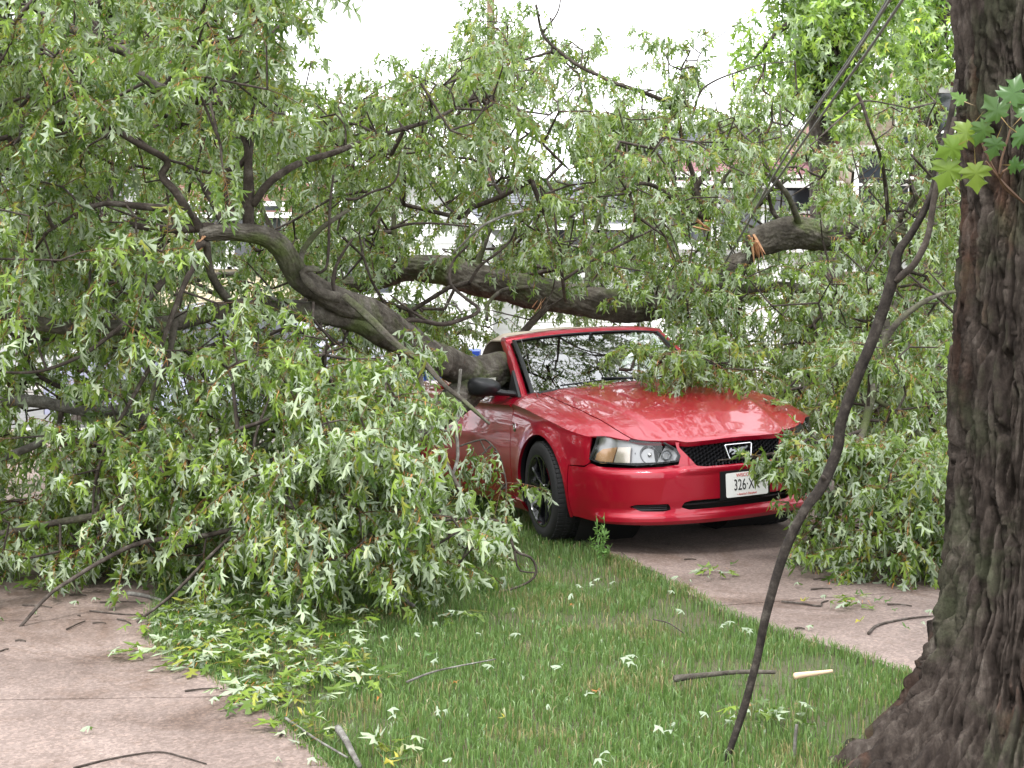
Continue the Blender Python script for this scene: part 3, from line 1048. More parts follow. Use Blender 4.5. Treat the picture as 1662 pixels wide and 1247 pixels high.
def panel(name, func, outer, holes=(), du=.02, dv=.02, thick=.012, mat=None, parent=None, flip=False, sharp=40, lift=0.0):
    """a sheet-metal piece: the part of surface func(u, v) inside polygon outer and outside holes, with turned-in edges"""
    outer = np.asarray(outer, float)
    holes = [np.asarray(h, float) for h in holes]
    u0, v0 = outer.min(0); u1, v1 = outer.max(0)
    nu = max(2, int(math.ceil((u1 - u0) / du))); nv = max(2, int(math.ceil((v1 - v0) / dv)))
    U, Vv = np.meshgrid(np.linspace(u0, u1, nu + 1), np.linspace(v0, v1, nv + 1), indexing='ij')
    G = np.stack([U, Vv], -1)
    C = (G[:-1, :-1] + G[1:, 1:]) / 2
    keep = pin(outer, C)
    for h in holes:
        keep &= ~pin(h, C)
    idx = np.arange((nu + 1) * (nv + 1)).reshape(nu + 1, nv + 1)
    q = np.stack([idx[:-1, :-1], idx[1:, :-1], idx[1:, 1:], idx[:-1, 1:]], -1)[keep]
    cnt = np.bincount(q.ravel(), minlength=idx.size)
    uv = G.reshape(-1, 2).copy()
    bnd = np.where((cnt > 0) & (cnt < 4))[0]
    segs = []
    for pl in [outer] + holes:
        for i in range(len(pl)):
            segs.append((pl[i], pl[(i + 1) % len(pl)]))
    A = np.array([a for a, b in segs]); B = np.array([b for a, b in segs])
    P = uv[bnd]
    D = B - A
    t = np.clip(((P[:, None] - A[None]) * D[None]).sum(-1) / np.maximum((D ** 2).sum(-1), 1e-12)[None], 0, 1)
    Q = A[None] + t[..., None] * D[None]
    dd = ((Q - P[:, None]) ** 2).sum(-1)
    k = dd.argmin(1)
    uv[bnd] = Q[np.arange(len(P)), k]
    used = np.where(cnt > 0)[0]
    remap = -np.ones(idx.size, int); remap[used] = np.arange(len(used))
    q = remap[q]
    uv = uv[used]
    e = 1e-3
    X = func(uv[:, 0], uv[:, 1])
    Xu = func(uv[:, 0] + e, uv[:, 1]) - func(uv[:, 0] - e, uv[:, 1])
    Xv = func(uv[:, 0], uv[:, 1] + e) - func(uv[:, 0], uv[:, 1] - e)
    N = np.cross(Xu, Xv)
    N /= np.maximum(np.linalg.norm(N, axis=1), 1e-12)[:, None]
    if flip:
        N = -N; q = q[:, ::-1]
    X = X + N * lift
    # edges used once
    ed = {}
    for f in q:
        for i in range(4):
            a, b = int(f[i]), int(f[(i + 1) % 4])
            if (b, a) in ed:
                del ed[(b, a)]
            else:
                ed[(a, b)] = 1
    bv = sorted({a for e_ in ed for a in e_})
    m = {v: i + len(X) for i, v in enumerate(bv)}
    X2 = X[bv] - N[bv] * thick if bv else np.zeros((0, 3))
    rim = np.array([(b, a, m[a], m[b]) for a, b in ed], int) if ed else np.zeros((0, 4), int)
    me = mesh_np(name, np.vstack([X, X2]), np.vstack([q, rim]), mat, True, sharp)
    return link(name, me, parent)


def fl(sign):
    return lambda s, z: flank(s, z, sign)


# ---- paints and stuff
m_red = mat("red_paint", (.34, .0008, .017), .34, .35, .85)
g = NG(m_red)
geo = g.n("ShaderNodeTexCoord").outputs["Object"]
wn = g.noise(geo, 240, 3)
g.b.inputs["Coat Roughness"].default_value = 0.025
drops = g.nt.nodes.new("ShaderNodeTexVoronoi"); drops.inputs["Scale"].default_value = 60
g.l(geo, drops.inputs["Vector"])
dh = g.ramp(drops.outputs["Distance"], [(0.0, (1, 1, 1)), (.22, (0, 0, 0))])
g.l(g.bump(dh, .10, .002), g.b.inputs["Coat Normal"])
m_blk = mat("black_plastic", (.018, .018, .02), .42)
m_trim = mat("satin_black_trim", (.012, .012, .014), .3)
m_rub = mat("tyre_rubber", (.014, .014, .015), .78, bump=(60, .25, .002))
m_rim = mat("gloss_black_alloy", (.010, .010, .012), .12, .0, 1.0)
m_chr = mat("chrome", (.75, .75, .77), .12, 1.0)
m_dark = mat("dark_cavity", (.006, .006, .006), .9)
m_int = mat("charcoal_cabin_trim", (.03, .03, .032), .7)
m_tan = mat("tan_roof_canvas", (.50, .43, .35), .85, bump=(120, .4, .003), var=(5, (.38, .31, .25), .25))
m_plate = mat("white_plate", (.78, .78, .76), .35)
m_pred = mat("plate_red_ink", (.55, .03, .03), .5)
m_pblk = mat("plate_black_ink", (.01, .01, .01), .5)

# clear glass that mirrors the sky at a slant
m_glass = bpy.data.materials.new("screen_glass"); m_glass.use_nodes = True
g = NG(m_glass); g.nt.nodes.remove(g.b)
out = g.nt.nodes["Material Output"]
gl = g.n("ShaderNodeBsdfGlossy"); gl.inputs["Roughness"].default_value = .01; gl.inputs["Color"].default_value = (1, 1, 1, 1)
tr = g.n("ShaderNodeBsdfTransparent"); tr.inputs["Color"].default_value = (.62, .72, .68, 1)
fr = g.n("ShaderNodeFresnel"); fr.inputs["IOR"].default_value = 3.3
mx = g.n("ShaderNodeMixShader")
g.l(fr.outputs[0], mx.inputs[0]); g.l(tr.outputs[0], mx.inputs[1]); g.l(gl.outputs[0], mx.inputs[2])
g.l(mx.outputs[0], out.inputs["Surface"])
# headlight cover
m_lens = bpy.data.materials.new("clear_lamp_cover"); m_lens.use_nodes = True
g = NG(m_lens); g.nt.nodes.remove(g.b)
out = g.nt.nodes["Material Output"]
gl = g.n("ShaderNodeBsdfGlossy"); gl.inputs["Roughness"].default_value = .05; gl.inputs["Color"].default_value = (1, 1, 1, 1)
tr = g.n("ShaderNodeBsdfTransparent"); tr.inputs["Color"].default_value = (.88, .88, .86, 1)
fr = g.n("ShaderNodeFresnel"); fr.inputs["IOR"].default_value = 1.5
mx = g.n("ShaderNodeMixShader")
g.l(fr.outputs[0], mx.inputs[0]); g.l(tr.outputs[0], mx.inputs[1]); g.l(gl.outputs[0], mx.inputs[2])
g.l(mx.outputs[0], out.inputs["Surface"])
m_amber = mat("amber_lamp_glass", (.62, .36, .19), .25, .4, .5)
m_refl = mat("lamp_reflector", (.55, .56, .58), .18, .9)
m_lampgrey = mat("grey_lamp_housing", (.42, .42, .44), .3, .6)

# ---- regions in (s, z)
S_DOOR_F, S_DOOR_R = ox(-.545), ox(-1.93)
S_COR = .98
top_edge = lambda s0, s1, n=24, d=0.0: [(s, float(shoulder(s)) + d) for s in np.linspace(s0, s1, n)]


def arch(cx, r, a0=0, a1=180, n=40):
    pts = []
    for k in range(n + 1):
        a = R(a0 + (a1 - a0) * k / n)
        pts.append((ox(cx + r * math.cos(a)), ARCH_Z + r * math.sin(a)))
    return pts


def arch_hole(cx):
    p = arch(cx, ARCH_R)
    return [(p[0][0], -.1)] + p + [(p[-1][0], -.1)]


HOOD_Z = lambda s: float(shoulder(s))
# headlight outline on the skin, from inner lower corner round
_hb = [(.420, .570), (.50, .564), (.70, .562), (.86, .564), (.95, .570), (.998, .588), (.985, .62)]
HL = _hb + [(s, float(shoulder(s)) - .002) for s in (.95, .90, .82, .74, .66, .58, .50)] + [(.425, .64), (.405, .60)]
GR = [(-.30, .535), (-.24, .528), (.24, .528), (.30, .535), (.34, .585), (.398, .650)] + [(s, float(shoulder(s)) + .008) for s in (.398, .2, 0, -.2, -.398)] + [(-.398, .650), (-.34, .585)]
INTAKE = [(-.36, .268), (.36, .268), (.41, .285), (.39, .315), (.34, .325), (-.34, .325), (-.39, .315), (-.41, .285)]
DUCT = lambda g_: [(g_ * .47, .275), (g_ * .52, .266), (g_ * .66, .270), (g_ * .74, .298), (g_ * .69, .312), (g_ * .49, .312)]
PLATE_POCKET = [(-.20, .33), (.20, .33), (.20, .505), (-.20, .505)]

for sg in (-1, 1):
    F = fl(sg)
    fp = sg > 0
    # fender: from the bumper seam back to the door, wheel arch cut out
    sB = ox(.40)
    outer = [(S_DOOR_F - .004, .205)] + [(S_DOOR_F - .004, z) for z in (.4, .6)] + top_edge(S_DOOR_F - .004, .99, 34, .0) + \
            [(1.004, float(shoulder(1.0))), (1.01, .61), (1.005, .565), (1.04, .545), (sB + .02, .538), (sB + .02, .20)]
    panel("fender", F, outer, [arch_hole(0.0)], .014, .014, .02, m_red, car, flip=not fp)
    # arch lip turned inwards
    P = arch(0.0, ARCH_R, -20, 200, 60)
    V = [tuple(flank(s, z, sg) + 0) for s, z in P]
    V2 = [(x, y - sg * .05, z) for x, y, z in V]
    n = len(V)
    b = MB(); b.add(V + V2, [(i, i + 1, n + i + 1, n + i) for i in range(n - 1)]); b.build("wheel_arch_lip", m_trim, car)
    # door
    outer = [(S_DOOR_F + .004, .215)] + [(S_DOOR_F + .004, z) for z in (.4, .6)] + top_edge(S_DOOR_F + .004, S_DOOR_R - .004, 24, .004) + [(S_DOOR_R - .004, .5), (S_DOOR_R - .05, .3), (S_DOOR_R - .10, .215)]
    d = panel("door", F, outer, [], .02, .02, .02, m_red, car, flip=not fp)
    # rear quarter
    outer = [(S_DOOR_R - .09, .215), (S_DOOR_R - .04, .3), (S_DOOR_R + .004, .5)] + top_edge(S_DOOR_R + .004, _OL[-1] - .005, 40, .004) + [(_OL[-1] - .005, .25), (ox(-2.9), .22)]
    panel("rear_quarter", F, outer, [arch_hole(-2.573)], .022, .022, .02, m_red, car, flip=not fp)
    # sill
    outer = [(ox(-.40), .135), (ox(-.40), .207), (ox(-2.2), .207), (ox(-2.2), .135)]
    panel("sill", F, outer, [], .03, .012, .02, m_red, car, flip=not fp, lift=.012)
    # headlight
    SG = lambda poly: poly
    hp = HL
    hl = panel("headlight", F, hp, [], .02, .012, .02, m_lens, car, flip=not fp, lift=.010)
    hl["label"] = "headlight with amber corner lamp"
    cenS, cenZ = .71, .64

    def shrink(poly, k):
        a = np.array(poly); c = a.mean(0)
        return [tuple(c + (p - c) * k) for p in a]
    a = np.array(hp)
    big = [tuple(p) for p in (a + (a - a.mean(0)) / np.linalg.norm(a - a.mean(0), axis=1)[:, None] * .012)]
    panel("lamp_surround", F, big, [shrink(hp, .97)], .01, .008, .03, m_blk, hl, flip=not fp, lift=.004)
    panel("lamp_housing", F, big, [], .02, .012, .005, m_lampgrey, hl, flip=not fp, lift=-.045)
    panel("amber_lamp", F, [(.94, .56), (.975, .578), (.965, .62), (.93, .648), (.83, .660), (.86, .56)], [], .012, .01, .01, m_amber, hl, flip=not fp, lift=-.008)
    panel("side_reflector", F, [(.852, .56), (.824, .660), (.73, .662), (.735, .56)], [], .012, .01, .01, mat("pale_amber_reflector", (.68, .60, .54), .2, .6), hl, flip=not fp, lift=-.012)
    # round main reflector: a bowl with a bulb
    c0 = flank(.60, .606, sg)
    nvec = Vector((.80, sg * .60, 0)).normalized()
    M = Matrix.Translation(Vector(c0) - nvec * .04) @ Vector((0, 0, 1)).rotation_difference(nvec).to_matrix().to_4x4()
    b = MB(); b.lathe([(.002, -.028), (.03, -.02), (.05, -.002), (.054, .020), (.056, .022)], M @ Matrix.Diagonal((1.15, 1, 1, 1)), 32); b.build("lamp_bowl", m_refl, hl)
    b = MB(); b.lathe([(.0, .02), (.012, .016), (.014, -.005), (.013, -.028)], M, 16); b.build("bulb_cap", m_chr, hl)
    c2 = flank(.485, .602, sg)
    M = Matrix.Translation(Vector(c2) - nvec * .035) @ Vector((0, 0, 1)).rotation_difference(nvec).to_matrix().to_4x4()
    b = MB(); b.lathe([(.002, -.02), (.02, -.012), (.028, .0), (.032, .018)], M, 24); b.build("lamp_bowl", m_refl, hl)
    # inner wheel well
    M = Matrix.Translation((0, sg * .60, ARCH_Z)) @ Matrix.Rotation(math.pi / 2, 4, 'X')
    for cx in (0, -2.573):
        b = MB(); M = Matrix.Translation((cx, sg * .60, ARCH_Z)) @ Matrix.Rotation(math.pi / 2, 4, 'X')
        b.lathe([(.001, sg * .25), (.40, sg * .25), (.40, -sg * .22)], M, 40); b.build("wheel_well", m_dark, car)

# bumper cover: one wrap-around piece
zt = .534
bt = [(s, zt) for s in np.linspace(ox(.40) + .014, 1.045, 3)] + [(1.00, .560), (.95, .540)]
right = [(ox(.40) + .014, .21)] + bt + [(.9, .536), (.7, .533), (.52, .536), (.41, .545), (.395, .60), (.412, .64), (.418, float(shoulder(.44)) - .004)]
top_r = right
outer = [(s, z) for s, z in right] + [(s, float(shoulder(s)) - .002) for s in (.3, .15, 0, -.15, -.3)] + [(-s, z) for s, z in reversed(right)]
outer += [(-ox(.55), .195), (-.6, .183), (0, .180), (.6, .183), (ox(.55), .195)]
bumper = panel("front_bumper", lambda s, z: flank(s, z, 1), outer, [GR, INTAKE, DUCT(1), DUCT(-1)], .0125, .009, .02, m_red, car, flip=False, sharp=35)
# dark insides of the openings
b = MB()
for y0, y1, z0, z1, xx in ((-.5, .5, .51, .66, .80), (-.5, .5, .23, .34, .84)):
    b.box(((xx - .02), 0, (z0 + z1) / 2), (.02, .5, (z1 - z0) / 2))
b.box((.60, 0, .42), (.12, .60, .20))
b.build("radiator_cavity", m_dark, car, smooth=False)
for sg in (-1, 1):
    du_ = panel("bumper_duct", fl(sg), [(.45, .255), (.76, .255), (.76, .32), (.45, .32)], [], .02, .01, .005, m_dark, car, flip=sg < 0, lift=-.03)
    for k in range(3):
        zz = .276 + k * .012
        pts = [flank(s, zz, sg) - np.array([.018, 0, 0]) for s in np.linspace(.49, .70, 8)]
        b = MB(); b.tube(pts, .0035, 6); b.build("duct_slat", m_blk, du_)
# lower intake bar
b = MB(); b.tube([flank(s, .297, 1) - np.array([.03, 0, 0]) for s in np.linspace(-.38, .38, 12)], .006, 6); b.build("intake_bar", m_blk, car)

# honeycomb grille
b = MB()
hx = .0165
for i in range(-32, 33):
    for j in range(-7, 8):
        cs = i * hx * 1.5 * .95
        cz = .60 + (j + (i % 2) * .5) * hx * math.sqrt(3) * .80
        if not pin(GR, np.array([cs, cz])):
            continue
        ring = []
        for rr, dd in ((1.0, .030), (.80, .026), (.80, .042), (1.0, .042)):
            for k in range(6):
                a = R(60 * k)
                ring.append((cs + hx * rr * math.cos(a) * .95, cz + hx * rr * math.sin(a) * .80, dd))
        P3 = [flank(s_, z_, 1) - np.array([d_, 0, 0]) for s_, z_, d_ in ring]
        f = []
        for q in range(3):
            for k in range(6):
                f.append((q * 6 + k, q * 6 + (k + 1) % 6, (q + 1) * 6 + (k + 1) % 6, (q + 1) * 6 + k))
        b.add(P3, f)
grille = b.build("grille", m_trim, car, smooth=False, fix=False)
GRo = np.array(GR); 
0 and panel("grille_surround", lambda s, z: flank(s, z, 1), GR, [np.array(GR) * [.985, 1] + (GRo.mean(0) - GRo) * [0, .05]], .01, .006, .03, m_trim, car, lift=-.006)

# chrome corral with a running horse in it
def emb(y, z, d=.012):
    p = flank(-y if False else y, z, 1)
    return Vector((p[0] + d, p[1], p[2]))
cor = [(-.098, .640), (-.090, .647), (.090, .647), (.098, .640), (.080, .568), (.070, .560), (-.070, .560), (-.080, .568)]
b = MB(); pc = [emb(y, z) for y, z in cor]
for i in range(8):
    b.tube([pc[i], pc[(i + 1) % 8]], .0048, 8)
em = b.build("badge_frame", m_chr, car)
horse = [(-.072, .640), (-.066, .662), (-.055, .672), (-.048, .668), (-.050, .660), (-.040, .662), (-.010, .664), (.015, .668), (.030, .672), (.050, .668), (.066, .676), (.072, .672), (.055, .660), (.035, .656), (.030, .646), (.050, .636), (.060, .624), (.052, .624), (.036, .636), (.020, .640), (.008, .630), (-.006, .622), (-.010, .627), (.0, .636), (-.004, .645), (-.026, .645), (-.034, .634), (-.054, .630), (-.056, .635), (-.040, .641), (-.036, .650), (-.050, .653), (-.058, .648)]
b = MB(); n = len(horse)
fr_ = [emb(y, z - .045, .010) for y, z in horse]; bk = [emb(y, z - .045, .002) for y, z in horse]
b.add(fr_ + bk, [tuple(range(n))] + [(i, (i + 1) % n, n + (i + 1) % n, n + i) for i in range(n)])
b.build("running_horse", mat("pewter", (.35, .36, .38), .3, .9), em, smooth=False)

# number plate
px_ = float(flank(0, .43, 1)[0]) + .012
pl = empty("number_plate", (px_, .03, .40), 0); pl.parent = car
b = MB(); W2, H2, rr = .1525, .076, .012
pts = []
for cx_, cz_, a0 in ((W2 - rr, H2 - rr, 0), (-W2 + rr, H2 - rr, 90), (-W2 + rr, -H2 + rr, 180), (W2 - rr, -H2 + rr, 270)):
    for k in range(5):
        a = R(a0 + k * 22.5); pts.append((cx_ + rr * math.cos(a), cz_ + rr * math.sin(a)))
n = len(pts)
b.add([(.003, y, z) for y, z in pts] + [(0, y, z) for y, z in pts], [tuple(range(n)), tuple(reversed(range(n, 2 * n)))] + [(i, n + i, n + (i + 1) % n, (i + 1) % n) for i in range(n)])
plate_body = b.build("plate", m_plate, pl, smooth=False)


def text(name, s, size, loc, m, parent, sx=1.0, rot=(math.pi / 2, 0, math.pi / 2), ext=.0006):
    c = bpy.data.curves.new(name, 'FONT'); c.body = s; c.size = size; c.extrude = ext
    c.align_x = 'CENTER'; c.align_y = 'CENTER'; c.materials.append(m)
    o = bpy.data.objects.new(name, c); COL.objects.link(o); o.parent = parent
    o.location = loc; o.rotation_euler = rot; o.scale = (sx, 1, 1)
    bpy.context.view_layer.update()
    me = bpy.data.meshes.new_from_object(o.evaluated_get(bpy.context.evaluated_depsgraph_get()))
    bpy.data.objects.remove(o)
    o = link(name, me, parent, loc=loc, rot=rot); o.scale = (sx, 1, 1)
    return o


text("plate_number", "326\u00b7XK", .098, (.0042, -.004, -.004), m_pblk, pl, .62)
text("state_name", "WISCONSIN", .030, (.0042, 0, .058), m_pred, pl, .95)
text("state_motto", "\u2022 America's Dairyland", .019, (.0042, -.005, -.060), m_pred, pl, .85)
# bumper pad around the plate
panel("plate_bracket", lambda s, z: flank(s, z, 1), [(-.155, .31), (.21, .31), (.21, .49), (-.155, .49)], [], .03, .03, .01, m_trim, car, lift=.006)

# ---- hood: plan polygon (y, x)
def hoodf(u, v):
    return np.stack([v, u, top_z(v, u)], -1)
hw = lambda x: np.interp(x, [-.40, 0, .35, .6, .72, .80], [.685, .70, .69, .655, .62, .575])
edge = [(float(hw(x)), x) for x in np.linspace(-.44, .72, 18)]
fronts = []
for s in np.linspace(.80, 0, 26):
    p = flank(s, float(shoulder(s)), 1)
    fronts.append((p[1], min(p[0], float(np.interp(p[1], _O[:300, 1], _O[:300, 0])) - .006)))
fronts = [(y, x) for y, x in fronts if y < .60]
back = [(y, -.44 + .10 * (1 - (y / .685) ** 2)) for y in np.linspace(-.67, .67, 15)]
outer = edge + fronts + [(-y, x) for y, x in reversed(fronts[:-1])] + [(-y, x) for y, x in reversed(edge)] + back[1:-1]
hood = panel("hood", hoodf, outer, [], .014, .014, .035, m_red, car, flip=True, sharp=50, lift=.003)
# fender tops beside the hood, and cowl sides back to the doors
for sg in (-1, 1):
    ins = edge
    o1 = [(sg * (y + .006), x) for y, x in [(hw(-.52) + .0, -.53)] + edge if x > -.54]
    front_in = [(sg * y, x) for y, x in fronts if y > .50]
    fedge = [(y + .0, x) for y, x in fronts if y >= .42]
    Oo = [(sg * float(np.interp(s, _ss, _sy)), float(np.interp(s, _ss, _sx))) for s in np.linspace(.74, S_DOOR_F - .004, 60)]
    o2 = [(sg * (y + .004), x - .004) for y, x in reversed(fedge)]
    poly = Oo + list(reversed(o1)) [0:0] + [(sg * (hw(-.52) + .006), -.54)] + [(sg * (y + .006), x) for y, x in edge]
    panel("fender_top", hoodf, poly, [], .012, .012, .012, m_red, car, flip=True, sharp=60)
    # rear deck sides: a narrow strip along the door tops
# ---- cowl and rear deck
b = MB()
cow = []
for y in np.linspace(-.70, .70, 15):
    x0 = -.43 + .10 * (1 - (y / .685) ** 2); x1 = x0 - .16
    cow.append((x0, y, float(top_z(x0, y)) - .014)); cow.append((x1, y, float(top_z(x1, y)) - .004))
b.add(cow, [(2 * i, 2 * i + 2, 2 * i + 3, 2 * i + 1) for i in range(14)])
b.build("cowl", m_blk, car)
outer = [(.80, -2.30), (.84, -2.6), (.80, -3.0), (.70, -3.3), (.5, -3.45), (0, -3.5), (-.5, -3.45), (-.70, -3.3), (-.80, -3.0), (-.84, -2.6), (-.80, -2.30), (0, -2.35)]
panel("boot_lid", hoodf, outer, [], .04, .04, .02, m_red, car, flip=True)
for sg in (-1, 1):
    outer = [(sg * .885, -1.96), (sg * .893, -2.6), (sg * .86, -3.0), (sg * .77, -3.3), (sg * .72, -3.28), (sg * .81, -3.0), (sg * .845, -2.6), (sg * .80, -2.3), (sg * .72, -1.96)]
    panel("quarter_top", hoodf, outer, [], .02, .03, .012, m_red, car, flip=True)
    outer = [(sg * .872, -.56), (sg * .872, -1.92), (sg * .80, -1.92), (sg * .78, -.60)]
    panel("door_top", hoodf, outer, [], .012, .04, .02, m_red, car, flip=True)

# ---- windscreen and its frame
def screen(u, v):
    """u -1..1 across, v 0 bottom .. 1 top"""
    hwid = .70 * (1 - v) + .61 * v
    xb = -.425 - .175 * np.abs(u) ** 2.2; xt = -1.10 - .09 * np.abs(u) ** 2.2
    y = u * hwid + .05 * v
    x = xb * (1 - v) + xt * v
    zb = .945 - .035 * np.abs(u) ** 2; zt_ = 1.30 - .035 * np.abs(u) ** 2.5
    z = zb * (1 - v) + zt_ * v + .018 * np.sin(math.pi * v)
    return np.stack([x, y, z], -1)


ws = panel("windscreen", screen, [(-.985, .01), (.985, .01), (.985, .97), (-.985, .97)], [], .04, .04, .004, m_glass, car, flip=False)
# black shade band round the glass
b = MB()
for sg in (-1, 1):
    P = [Vector(screen(sg * .975, t)) + Vector((.006, 0, .004)) for t in np.linspace(0, 1, 14)]
    b.tube(P, .016, 8, flat=.5)
b.tube([Vector(screen(u, .955)) + Vector((.004, 0, .004)) for u in np.linspace(-.97, .97, 16)], .013, 8, flat=.5)
b.build("screen_seal", m_trim, car)
b = MB()
for sg in (-1, 1):
    P = [Vector(screen(sg * 1.035, t)) + Vector((-.018, 0, -.004)) for t in np.linspace(-.10, 1.0, 18)]
    V, Fc = [], []
    for i, p in enumerate(P):
        w_ = .030 + .006 * (1 - i / 17)
        for dx, dy in ((.030, -.20), (.026, .9), (-.01, 1.0), (-.055, .9), (-.06, -.3), (.0, -.8)):
            V.append((p.x + dx, p.y + sg * dy * w_, p.z - .006 * (dx < -.03) + .012 * (dy > .8 and dx > 0) * .3))
    for i in range(len(P) - 1):
        for k in range(6):
            Fc.append((i * 6 + k, i * 6 + (k + 1) % 6, (i + 1) * 6 + (k + 1) % 6, (i + 1) * 6 + k))
    Fc += [tuple(range(6)), tuple(range(len(V) - 6, len(V)))]
    bb = MB(); bb.add(V, Fc); bb.build("windscreen_pillar", m_red, car, sharp=50)
us = np.linspace(-1.07, 1.07, 30)
V, Fc = [], []
for u in us:
    p = Vector(screen(u, 1.0))
    for dx, dz in ((.035, -.020), (.030, .004), (.0, .022), (-.05, .026), (-.075, .008), (-.06, -.02)):
        V.append((p.x + dx, p.y, p.z + dz))
for i in range(len(us) - 1):
    for k in range(6):
        Fc.append((i * 6 + k, i * 6 + (k + 1) % 6, (i + 1) * 6 + (k + 1) % 6, (i + 1) * 6 + k))
Fc += [tuple(range(6)), tuple(range(len(V) - 6, len(V)))]
b = MB(); b.add(V, Fc); b.build("windscreen_header", m_red, car, sharp=50)
# rear-view mirror
b = MB(); b.box((-1.02, 0, 1.225), (.012, .11, .03)); b.tube([(-1.02, 0, 1.25), (-1.0, 0, 1.29)], .008); b.build("rear_view_mirror", m_blk, car)
# quarter-window sail between pillar and mirror
for sg in (-1, 1):
    b = MB()
    tri = [(-.56, sg * .80, .90), (-.80, sg * .77, .915), (-.79, sg * .74, 1.07)]
    b.add([Vector(p) for p in tri] + [Vector(p) + Vector((0, -sg * .02, 0)) for p in tri], [(0, 1, 2), (3, 5, 4), (0, 3, 4, 1), (1, 4, 5, 2), (2, 5, 3, 0)])
    b.build("mirror_sail", m_blk, car, smooth=False)
    # door mirror: a flattened pod with a foot
    mo = empty("door_mirror", (-.70, sg * .97, .985)); mo.parent = car
    V, Fc = [], []
    nx_, ny_ = 14, 20
    for i in range(nx_ + 1):
        t = i / nx_
        xx = .075 - .13 * t                      # front to back
        r = math.sin(min(1, t * 1.25 + .02) * math.pi / 2) ** .55
        for k in range(ny_):
            a = 2 * math.pi * k / ny_
            ca, sa = math.cos(a), math.sin(a)
            yy = sg * .118 * r * math.copysign(abs(ca) ** .75, ca)
            zz = .066 * r * math.copysign(abs(sa) ** .75, sa) * (1.0 + .16 * ca) - .012 * (1 - ca) * r
            V.append((xx, yy + sg * .01, zz))
    for i in range(nx_):
        for k in range(ny_):
            Fc.append((i * ny_ + k, i * ny_ + (k + 1) % ny_, (i + 1) * ny_ + (k + 1) % ny_, (i + 1) * ny_ + k))
    Fc.append(tuple(range(ny_))); Fc.append(tuple(range(nx_ * ny_, (nx_ + 1) * ny_)))
    b = MB(); b.add(V, Fc); b.build("mirror_shell", m_blk, mo, sharp=60)
    b = MB(); b.tube([(.0, -sg * .06, -.045), (.015, -sg * .13, -.06), (.03, -sg * .20, -.07)], [.045, .036, .045], 12, flat=.55); b.build("mirror_foot", m_blk, mo)
    b = MB(); b.box((-.058, sg * .01, -.002), (.002, .10, .05)); b.build("mirror_glass", m_chr, mo, smooth=False)

# wipers
for y0, y1 in ((-.50, .08), (.12, .66)):
    wp = empty("wiper"); wp.parent = car
    P = [Vector(screen(y / .70, .045 + .03 * (y - y0))) + Vector((.012, 0, .016)) for y in np.linspace(y0, y1, 10)]
    b = MB(); b.tube(P, .007, 6); b.build("wiper_blade", m_trim, wp)
    P = [Vector((-.42, y1 + .05, .955)), Vector(screen((y1 - .05) / .7, .01)) + Vector((.03, 0, .035)), Vector(screen((y0 + y1) / 1.4, .06)) + Vector((.02, 0, .03))]
    b = MB(); b.tube([tuple(p) for p in catmull(P, 10)], .009, 6); b.build("wiper_arm", m_trim, wp)
# aerial
b = MB(); b.tube([(-.30, -.755, .86), (-.33, -.755, .88)], .015, 10); b.tube([(-.32, -.755, .88), (-.62, -.735, 1.30)], .0022, 5); b.build("aerial", m_trim, car)
# fender badge
b = MB(); c0 = Vector(flank(ox(-.475), .70, -1)); M = Matrix.Translation(c0) @ Matrix.Rotation(math.pi / 2, 4, 'X')
b.lathe([(.001, .008), (.020, .007), (.026, .003), (.027, 0)], M @ Matrix.Diagonal((.8, 1.15, 1, 1)), 24)
b.tube([c0 + Vector((-.012, -.01, .030)), c0 + Vector((.022, -.01, .018)), c0 + Vector((.026, -.01, .0))], .005, 6)
b.build("fender_badge", m_chr, car)
# door handle
b = MB(); c0 = Vector(flank(ox(-1.72), .72, -1)); b.box(c0 + Vector((0, -.012, 0)), (.09, .012, .018)); b.build("door_handle", m_trim, car)

